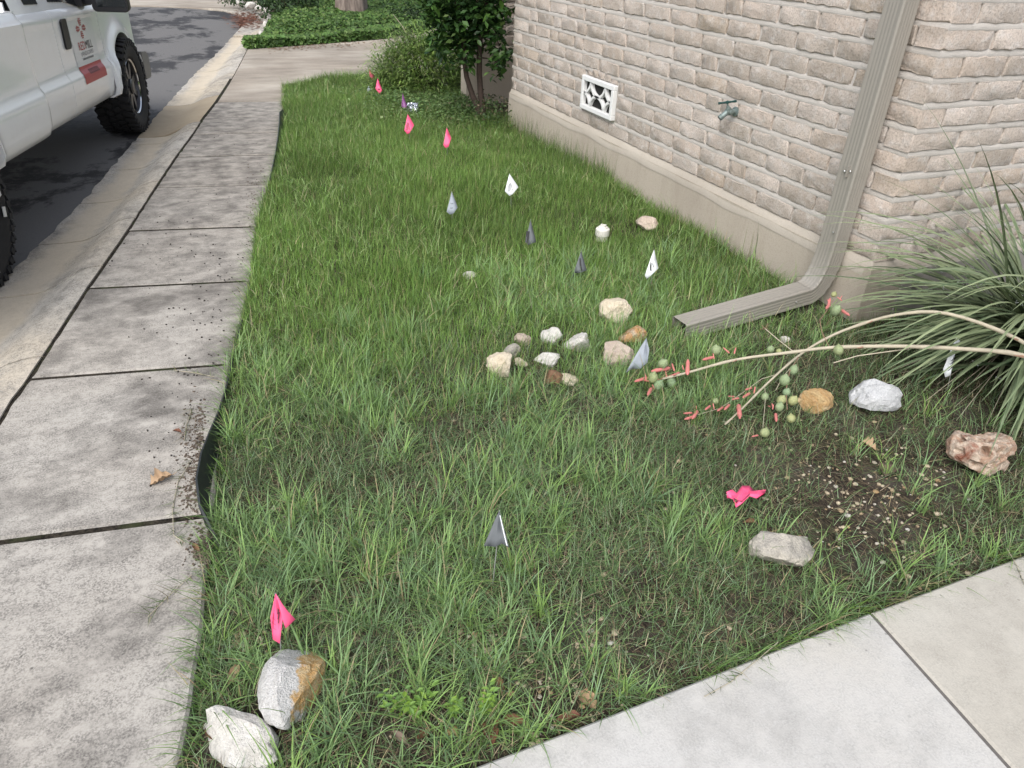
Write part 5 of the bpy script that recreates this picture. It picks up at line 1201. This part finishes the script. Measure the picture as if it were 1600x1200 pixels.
# dark shrubs in the bed
def shrub(label, px, rad, hgt, n, pal, name='dark_shrub'):
    g = G(*px); o = thing(name, label, 'shrub', g); q = unit(rng.normal(size=(n, 3))); q[:, 2] = np.abs(q[:, 2]); P = q*(rng.uniform(.5, 1, (n, 1))**.5)*(1+.15*rng.normal(size=(n, 1)))*np.array([[rad, rad, hgt]])
    leaf_cloud('foliage', P, unit(q+rng.normal(0, .5, (n, 3))), rng.uniform(.05, .09, n), colmix(n, pal, [2, 2, 1]), o)
    for i in range(5):
        a = i*1.3; mb = MB(); mb.tube([(0, 0, 0), (rad*.5*math.cos(a), rad*.5*math.sin(a), hgt*.7)], [.012, .004], 5); mb.obj('stem', M['bark'], o)
DK = [(.03, .06, .02), (.045, .085, .028), (.02, .04, .014)]
shrub('dark loose shrub in the ground cover left of the big tree trunk', (456, 30), .55, .75, 1800, DK)
shrub('dark low shrub at the far left end of the planted bed', (412, 6), .8, .55, 2200, DK)
shrub('low dark bush right behind the big tree trunk', (606, 14), .7, .45, 1300, DK)
shrub('low dark bush in the bed above the small tree side of the driveway', (640, 42), .45, .3, 900, DK)
# big tree
bt = G(550, 34); BT = thing('big_tree', 'big tree with a pale furrowed trunk rising from the ground cover', 'tree', bt)
mb = MB(); rings = []
for z, rr in ((-.1, .34), (.0, .31), (.15, .275), (.5, .25), (1.2, .235), (2.4, .21), (3.6, .2)):
    rings.append([Vector((rr*(1+.09*math.sin(5*a+1)+.05*math.sin(11*a))*math.cos(a)+.02*z, rr*(1+.09*math.sin(5*a+1)+.05*math.sin(11*a))*math.sin(a), z)) for a in np.linspace(0, 2*math.pi, 40, endpoint=False)])
mb.loft(rings, True, False, True); mb.obj('trunk', M['bigbark'], BT, 60)
for i in range(5):
    a = i*1.26; mb = MB(); mb.tube([Vector((.05, 0, 3.4)), Vector((.9*math.cos(a), .9*math.sin(a), 4.5)), Vector((2*math.cos(a), 2*math.sin(a), 5.6))], [.11, .07, .03], 8); mb.obj('limb', M['bigbark'], BT, 60)
n = 3500; q = unit(rng.normal(size=(n, 3)))*rng.uniform(.3, 1, (n, 1))**.45*np.array([[2.6, 2.6, 1.5]])+np.array([[0, 0, 5.9]])
leaf_cloud('crown', q, unit(rng.normal(size=(n, 3))+np.array([[0, 0, .8]])), rng.uniform(.12, .22, n), colmix(n, DK, [2, 2, 1]), BT)
# grey fence far behind the bed
fa, fb_ = G(598, -6), G(672, 10); FE = thing('grey_fence', 'weathered grey board fence behind the planted bed', 'fence', fa)
dv = (fb_-fa); ln = dv.length; dv.normalize()
for i in range(15):
    p = dv*(i*.155-1.2); mb = MB(); mb.box((p.x, p.y, .75), (.145, .02, 1.5+.02*math.sin(i*5)), Matrix.Rotation(math.atan2(dv.y, dv.x), 3, 'Z')); mb.obj('board', M['bigbark'], FE)

# ------------------------------------------------------------------ pickup truck
TH = R(11.0); ZS = -.118; PT = R(2.7)
t0 = G(215, 214, -.13); TK = thing('pickup_truck', 'white pickup truck with red landscaper lettering parked at the curb', 'truck', (t0.x, t0.y, ZS))
TK.rotation_euler = (0, 0, -TH)
# local frame: y forward, x to the right (towards the lawn), z up; x=0 is the outer face of the right side
def pitch(v):
    v = Vector(v); return Vector((v.x, v.y*math.cos(PT)+v.z*math.sin(PT)*0, v.z-v.y*math.tan(PT)))
def tadd(mb, name, mat, parent=TK, smooth=35, body=True):
    if body: mb.v = [tuple(pitch(v)) for v in mb.v]
    return mb.obj(name, mat, parent, smooth)
k = NT('white_truck_paint'); p = k.pos(True); f = k.noise(p, 3, 5, .6); sep = k.n('ShaderNodeSeparateXYZ'); k.l(p, sep.inputs[0])
d2 = k.noise(p, 14, 6, .7)
c = k.mix(k.math('MULTIPLY', k.ramp(d2, .5, .75), .14), (.86, .87, .88), (.66, .62, .54)); k.out(c, .2, None, None, .5); k.b.inputs['Coat Weight'].default_value = .4; M['paint'] = k.m
M['tyre'] = plain('black_tyre_rubber', (.014, .014, .015), .75, var=.3, scale=40, bump=.3)
M['rim'] = plain('dark_alloy', (.06, .06, .065), .35, .7); M['chrome'] = plain('chrome', (.75, .76, .78), .12, 1, var=.03)
M['glass'] = plain('tinted_glass', (.012, .015, .017), .04, 0, .8, var=.0); M['plastic'] = plain('black_mirror_plastic', (.014, .014, .016), .5)
M['under'] = plain('dark_chassis', (.012, .012, .012), .9); M['bumper'] = plain('grey_steel_bumper', (.16, .158, .15), .55, .3); M['red'] = plain('red_decal', (.40, .035, .04), .4, var=.06); M['redink'] = plain('dark_red_print', (.10, .012, .014), .5); M['dark'] = plain('charcoal_decal', (.03, .025, .028), .5); M['greyink'] = plain('grey_decal', (.22, .22, .23), .5); M['decalw'] = plain('decal_backing', (.70, .72, .73), .25, var=.02); M['wlet'] = plain('white_tyre_lettering', (.6, .6, .58), .7)
WB = 3.26; RW = .365; ACY = .16; WID = 1.66; RCY = ACY-WB
def side_x(z):       # outward offset of the body side at height z (0 at the widest)
    pts_ = [(.30, -.16), (.345, -.075), (.37, -.035), (.42, -.012), (.50, -.002), (.575, .0), (.60, -.006), (.625, -.022), (.68, -.028), (.80, -.027), (.93, -.024), (.958, -.018), (.978, -.024), (1.0, -.045), (1.06, -.058), (1.2, -.085), (1.55, -.20)]
    return float(np.interp(z, [a for a, _ in pts_], [b for _, b in pts_]))
ZL = [.345, .37, .40, .44, .50, .56, .585, .60, .615, .63, .68, .74, .80, .87, .93, .948, .962, .976, .99, 1.005]
def arch_z(y, cy_, rr): 
    d = abs(y-cy_); return RW+.005+math.sqrt(max(0, rr*rr-d*d)) if d < rr else None
def panel(name, y0, y1, zt=1.005, zmin=.345, arch=None, flare=.0, bulge=None, lbl=None, right=True, tilt=0.0, topfn=None, front=None):
    mb = MB(); cols = []
    ysamp = list(np.linspace(y0, y1, max(3, int((y1-y0)/.025))))
    for y in ysamp:
        zl = zmin; az_ = None
        if arch:
            az_ = arch_z(y, arch[0], arch[1])
            if az_ is not None: zl = max(zmin, az_)
        if front and y > front: zl = max(zl, .62); az_ = zl
        ztp = zt if topfn is None else topfn(y)
        zs = [zl+(ztp-zl)*i/26 for i in range(27)]
        if az_ is None: zs = [zmin+(ztp-zmin)*i/26 for i in range(27)]
        col_ = []
        for z in zs:
            x = side_x(z)
            if arch:
                dd = math.hypot(y-arch[0], z-(RW+.005))-arch[1]
                x += flare*math.exp(-(max(dd, 0)/.075)**2)*(1 if z > .36 else .6)
                x += .03*math.exp(-(max(dd, 0)/.05)**2)*(1-min(1, (z-.3)/.4))
            if bulge: x += bulge(y, z)
            col_.append(Vector((x, y+tilt*(z-.6), z)))
        cols.append(col_)
    inner = [[v+Vector((-.05, 0, 0)) for v in cols[0]]]
    # folded returns at both ends and the lower edge
    mb.loft([[v+Vector((-.03, .0, 0)) for v in cols[0]]]+cols+[[v+Vector((-.03, .0, 0)) for v in cols[-1]]], False)
    low = [c_[0] for c_ in cols]; mb.loft([low, [v+Vector((-.10, 0, .01)) for v in low]], False)
    if not right: mb.v = [(-WID-v[0], v[1], v[2]) for v in mb.v]; mb.f = [f_[::-1] for f_ in mb.f]
    o = tadd(mb, name, M['paint'])
    if lbl: o['label'] = lbl
    return o
def ftop(y): return 1.005-.045*sm(.35, .70, y)
def bedb(y, z): return .030*float(sm(-1.99, -2.045, y))*1.0 - .0
for rt_ in (True, False):
    fd = panel('fender', -.285, .70, arch=(ACY, .415), flare=.032, right=rt_, topfn=ftop, front=.56)
    d_front = panel('front_door', -1.30, -.292, right=rt_, tilt=-.03)
    d_rear = panel('rear_door', -1.835, -1.308, right=rt_, tilt=-.03)
    bedp = panel('bed_side', -4.25, -1.85, arch=(RCY, .335), flare=.01, zt=1.02, right=rt_, bulge=lambda y, z: .038*float(sm(-1.86, -1.94, y)))
    if rt_: DOOR = d_front
# greenhouse
def quad(name, P, mat, parent=TK, th=.008, mirror=False):
    P = [Vector(v) for v in P]; nn = (P[1]-P[0]).cross(P[-1]-P[0]).normalized()*th; mb = MB(); n_ = len(P)
    mb.add([v for v in P]+[v-nn for v in P], [tuple(range(n_)), tuple(range(2*n_-1, n_-1, -1))]+[(i, (i+1) % n_, n_+(i+1) % n_, n_+i) for i in range(n_)])
    if mirror: mb.v = [(-WID-v[0], v[1], v[2]) for v in mb.v]
    return tadd(mb, name, mat, parent, None)
def sx(z, o=0): return side_x(z)+o
for mr in (False, True):
    # cab side above the belt, with window openings laid proud
    mb = MB(); zz = [1.004, 1.06, 1.2, 1.4, 1.55]; rings = []
    for y0, y1 in ((-1.86, -.36),):
        rows = [[Vector((sx(z), y0+.0*(z-1), z)) for z in zz], [Vector((sx(z), -.36-(z-1.0)*1.15, z)) for z in zz]]
        mb.loft(rows, False)
    if mr: mb.v = [(-WID-v[0], v[1], v[2]) for v in mb.v]
    tadd(mb, 'cab_side', M['paint'])
    quad('door_window', [(sx(1.05, .006), -1.20, 1.05), (sx(1.04, .006), -.90, 1.04), (sx(1.008, .009), -.70, 1.008), (sx(1.008, .009), -.42, 1.008), (sx(1.14, .006), -.53, 1.14), (sx(1.48, .006), -.92, 1.48), (sx(1.48, .006), -1.20, 1.48)], M['glass'], mirror=mr)
    quad('quarter_window', [(sx(1.05, .006), -1.62, 1.05), (sx(1.045, .006), -1.40, 1.045), (sx(1.46, .006), -1.38, 1.46), (sx(1.46, .006), -1.76, 1.46)], M['glass'], mirror=mr)
mb = MB(); zz = 1.55; xa, xb_ = sx(1.55), -WID-sx(1.55)
mb.loft([[Vector((xa, y, z)), Vector((xa-.08, y, z+.045)), Vector((xb_+.08, y, z+.045)), Vector((xb_, y, z))] for y, z in ((-1.86, 1.54), (-1.7, 1.55), (-1.1, 1.55), (-.98, 1.54))], False); tadd(mb, 'roof', M['paint'])
quad('windshield', [(sx(1.04, -.04), -.33, 1.03), (-WID-sx(1.04, -.04), -.33, 1.03), (xb_+.06, -.99, 1.56), (xa-.06, -.99, 1.56)], M['glass'])
quad('rear_window', [(xa-.06, -1.87, 1.52), (xb_+.06, -1.87, 1.52), (-WID-sx(1.08, -.06), -1.87, 1.08), (sx(1.08, -.06), -1.87, 1.08)], M['glass'])
mb = MB(); mb.box((-WID/2, -1.865, .82), (WID-.16, .02, .5)); tadd(mb, 'cab_back', M['paint'], smooth=None)
mb = MB(); mb.loft([[Vector((-.045, y, z)), Vector((-.14, y, z+.012)), Vector((-.5, y, z+.05)), Vector((-WID/2, y, z+.06)), Vector((-WID+.5, y, z+.05)), Vector((-WID+.14, y, z+.012)), Vector((-WID+.045, y, z))] for y, z in ((-.31, 1.0), (0, 1.0), (.40, .985), (.62, .955), (.70, .935))], False); tadd(mb, 'hood', M['paint'])
mb = MB(); mb.box((-WID/2, .68, .76), (WID-.14, .05, .36)); tadd(mb, 'grille', M['plastic'], smooth=None)
for xx in (-.16, -WID+.16):
    mb = MB(); mb.box((xx, .70, .82), (.22, .05, .16)); tadd(mb, 'headlight', M['chrome'], smooth=None)
# bumper with squared steel end
mb = MB(); mb.loft([[Vector((x, .62+dy, z)) for dy, z in ((.0, .60), (.18, .585), (.24, .55), (.24, .42), (.19, .37), (.0, .37))] for x in (.03, -.10, -WID/2, -WID+.10, -WID-.03)], True, True, True)
tadd(mb, 'front_bumper', M['bumper'], smooth=None)
# pickup bed
mb = MB(); mb.box((-WID/2, -3.05, .60), (WID-.12, 2.36, .03)); mb.box((-WID/2, -4.22, .80), (WID-.10, .04, .42)); mb.box((-WID/2, -1.90, .80), (WID-.10, .03, .42)); tadd(mb, 'bed_floor', M['paint'], smooth=None)
for xx in (-.085, -WID+.085):
    mb = MB(); mb.box((xx, -3.05, 1.022), (.10, 2.36, .012)); tadd(mb, 'bed_rail', M['paint'], smooth=None)
mb = MB(); mb.box((-.085, -2.42, 1.035), (.05, .42, .014)); tadd(mb, 'rail_cap', M['bumper'], smooth=None)
# underbody
mb = MB(); mb.box((-WID/2, -1.9, .46), (WID-.30, 4.5, .14)); mb.box((-WID/2, .25, .70), (WID-.62, .9, .45)); mb.box((-WID/2, -1.1, .72), (WID-.14, 1.5, .60)); tadd(mb, 'chassis', M['under'], smooth=None)
for yy, rr in ((ACY, .45), (RCY, .46)):
    for xx in (-.33, -WID+.33):
        mb = MB(); mb.box((xx, yy, .66), (.06, .86, .52)); mb.box((xx*1+(.12 if xx > -.5 else -.12), yy, .86), (.3, .8, .03)); tadd(mb, 'wheel_well', M['under'], smooth=None)
# wheels
def tyre_mesh():
    mb = MB(); Wt = .275; prof = [(.215, -.095), (.235, -.118), (.29, -.136), (.325, -.134), (.345, -.122), (.352, -.10), (.352, .10), (.345, .122), (.325, .134), (.29, .136), (.235, .118), (.215, .095)]
    mb.lathe(prof, 'x', (0, 0, 0), 56)
    for i in range(34):
        a = 2*math.pi*i/34
        for (x0, x1, da, sk) in ((-.138, -.065, 0, .35), (.065, .138, .09, -.35), (-.055, -.004, .05, -.5), (.004, .055, .14, .5)):
            ca = a+da; rot = Matrix.Rotation(ca, 3, 'X') @ Matrix.Rotation(sk, 3, 'Z')
            base = Matrix.Rotation(ca, 3, 'X') @ Vector(((x0+x1)/2, 0, .356))
            mb.box(base, (x1-x0, .038, .022), rot)
        for sgn in (-1, 1):   # shoulder lugs
            base = Matrix.Rotation(a+.04, 3, 'X') @ Vector((sgn*.134, 0, .333)); mb.box(base, (.014, .03, .034), Matrix.Rotation(a+.04, 3, 'X'))
    return mb.mesh('tyre', M['tyre'], 30)
TY = tyre_mesh()
mb = MB(); mb.lathe([(.218, .10), (.20, .105), (.19, .085), (.185, .02)], 'x', (0, 0, 0), 40)
for i in range(8):
    a = 2*math.pi*i/8; mb.box(Matrix.Rotation(a, 3, 'X') @ Vector((.075, 0, .115)), (.03, .05, .17), Matrix.Rotation(a, 3, 'X'))
mb.lathe([(.06, .06), (.06, .10), (.045, .108)], 'x', (0, 0, 0), 20, False, True); RIM = mb.mesh('rim', M['rim'], 35)
mb = MB(); mb.lathe([(.219, .098), (.212, .112), (.204, .104)], 'x', (0, 0, 0), 48); LIP = mb.mesh('rim_lip', M['chrome'], 60)
mb = MB()
for i in range(18):
    if i % 9 > 5: continue
    a = 2*math.pi*i/18+.3; mb.box(Matrix.Rotation(a, 3, 'X') @ Vector((.1375, 0, .272)), (.004, .05 if i % 2 else .034, .03), Matrix.Rotation(a, 3, 'X'))
LETM = mb.mesh('tyre_lettering', M['wlet'])
mb = MB(); mb.lathe([(.19, -.08), (.19, .015)], 'x', (0, 0, 0), 24, True, True); HUB = mb.mesh('wheel', M['under'])
for nm, yy, xx, fl in (('f', ACY, -.092, 0), ('r', RCY, -.138, 0), ('f', ACY, -WID+.092, 1), ('r', RCY, -WID+.138, 1)):
    wo = bpy.data.objects.new('wheel', HUB); wo.location = (xx, yy, RW); wo.rotation_euler = (yy*1.7, 0, math.pi*fl); link(wo, TK)
    for me_, nn_ in ((TY, 'tyre'), (RIM, 'rim'), (LIP, 'rim_lip'), (LETM, 'tyre_lettering')):
        if nn_ == 'tyre_lettering' and nm == 'f': continue
        link(bpy.data.objects.new(nn_, me_), wo)
# mirror
mb = MB(); my = -.58
MX = .36
def rbox(c, d, r_=.03):
    pts_ = []; hx, hz = d[0]/2, d[2]/2
    for (sx_, sz_, a0) in ((1, 1, 0), (-1, 1, 90), (-1, -1, 180), (1, -1, 270)):
        for a in (0, 30, 60, 90): pts_.append((sx_*(hx-r_)+r_*math.cos(R(a0+a)), sz_*(hz-r_)+r_*math.sin(R(a0+a))))
    return [[Vector((c[0]+x*k_, c[1]+dy, c[2]+z*k_)) for x, z in pts_] for dy, k_ in ((-d[1]/2, .97), (-d[1]/2+.015, 1), (d[1]*.2, .97), (d[1]/2, .75))]
mb.loft(rbox((.17, my, 1.15), (.24, .13, .36)), True, True, True); mo = tadd(mb, 'mirror', M['plastic'])
mb = MB(); mb.box((.03, my, 1.04), (.16, .07, .045)); mb.box((-.03, my+.02, 1.05), (.06, .22, .09)); o = tadd(mb, 'mirror_arm', M['plastic'], smooth=None); o.parent = mo
mb = MB(); mb.box((.18, my-.064, 1.15), (.19, .006, .29)); o = tadd(mb, 'mirror_glass', M['glass'], smooth=None); o.parent = mo
mb = MB(); mb.loft(rbox((-WID-.17, my, 1.15), (.24, .13, .36)), True, True, True); tadd(mb, 'mirror', M['plastic'])
# door handle, recessed plate
mb = MB(); mb.loft([[Vector((side_x(z)+o_, y, z)) for y, z in ((-1.185, .782), (-1.17, .770), (-1.09, .770), (-1.07, .785), (-1.07, .935), (-1.085, .95), (-1.165, .95), (-1.18, .935))] for o_ in (.002, .012)], True, False, True); ho = tadd(mb, 'handle', M['plastic'], DOOR, None)
# ------------------------------------------------------------------ lettering on the front door
def door_pt(y, z, o=.003): return pitch((side_x(z)+o, y-.03*(z-.6), z))
def decal(name, polys, mat, o=.004):
    mb = MB()
    for poly in polys: mb.add([door_pt(y, z, o) for y, z in poly], [tuple(range(len(poly)))])
    return mb.obj(name, mat, DOOR)
DY0, DY1 = -1.02, -.45     # decal field along the door
decal('decal_backing', [[(DY0+(DY1-DY0)*i/4, .60+.0*i) for i in range(5)]+[(DY1-(DY1-DY0)*i/4, z_) for i, z_ in ((0, .70), (0, .80), (0, .945), (1, .945), (2, .945), (3, .945), (4, .945), (4, .8), (4, .7))]][0:0], M['decalw'])
def strip_decal(name, y0, y1, z0, z1, mat, o):
    mb = MB(); n_ = 14; mb.loft([[door_pt(y0, z0+(z1-z0)*i/n_, o), door_pt(y1, z0+(z1-z0)*i/n_, o)] for i in range(n_+1)], False); return mb.obj(name, mat, DOOR)
bpy.data.objects.remove([c_ for c_ in DOOR.children if c_.name.startswith('decal_backing')][0])
strip_decal('decal_backing', DY0, DY1, .645, .952, M['decalw'], .0025)
strip_decal('red_band', DY0, DY1-.02, .535, .645, M['red'], .003)
def text_on_door(s_, yc_, zc_, hgt, wdt, mat, o=.005, name='lettering'):
    cu = bpy.data.curves.new(name, 'FONT'); cu.body = s_; cu.align_x = 'CENTER'; cu.align_y = 'CENTER'; cu.size = 1.0; cu.resolution_u = 2
    to = bpy.data.objects.new('tmp', cu); COL.objects.link(to); dg = bpy.context.evaluated_depsgraph_get(); me = bpy.data.meshes.new_from_object(to.evaluated_get(dg)); bpy.data.objects.remove(to)
    xs_ = [v.co.x for v in me.vertices]; ys_ = [v.co.y for v in me.vertices]; x0, x1, y0, y1 = min(xs_), max(xs_), min(ys_), max(ys_)
    for v in me.vertices:
        a = (v.co.x-(x0+x1)/2)/(x1-x0)*wdt; b = (v.co.y-(y0+y1)/2)/(y1-y0)*hgt; v.co = door_pt(yc_+a, zc_+b, o)
    me.materials.clear(); me.materials.append(mat); ob = bpy.data.objects.new(name, me); link(ob, DOOR); return ob
yc_ = (DY0+DY1)/2
text_on_door('RED', yc_-.085, .765, .052, .155, M['red']); text_on_door('MILL', yc_+.085, .765, .052, .165, M['dark']); text_on_door('LANDSCAPES', yc_+.005, .715, .026, .30, M['greyink'])
# web line and phone line: too small to read in the photograph, a row of short strokes
decal('small_print', [[(yc_-.13+i*.0175, .675), (yc_-.13+i*.0175+.012, .675), (yc_-.13+i*.0175+.012, .688), (yc_-.13+i*.0175, .688)] for i in range(15)], M['greyink'], .0045)
decal('small_print', [[(yc_-.13+i*.025, .588), (yc_-.13+i*.025+.016, .588), (yc_-.13+i*.025+.016, .618), (yc_-.13+i*.025, .618)] for i in range(10)], M['redink'], .0055)
# emblem: four red kite sails set crosswise
em = []; ey, ez = yc_-.02, .872
for k_ in range(4):
    a = math.pi/2*k_+.0
    for j in range(4):
        r0, r1 = .016+j*.0125, .016+j*.0125+.009; w0 = .012+.004*min(j, 2)-(.008 if j == 3 else 0)
        for sgn in (-1, 1):
            P = [(r0, sgn*.002), (r1, sgn*.002), (r1+.003, sgn*w0), (r0+.003, sgn*w0)]
            em.append([(ey+(p_*math.cos(a)-q_*math.sin(a))*1.75, ez+(p_*math.sin(a)+q_*math.cos(a))) for p_, q_ in P])
decal('emblem', em, M['red'], .0045)
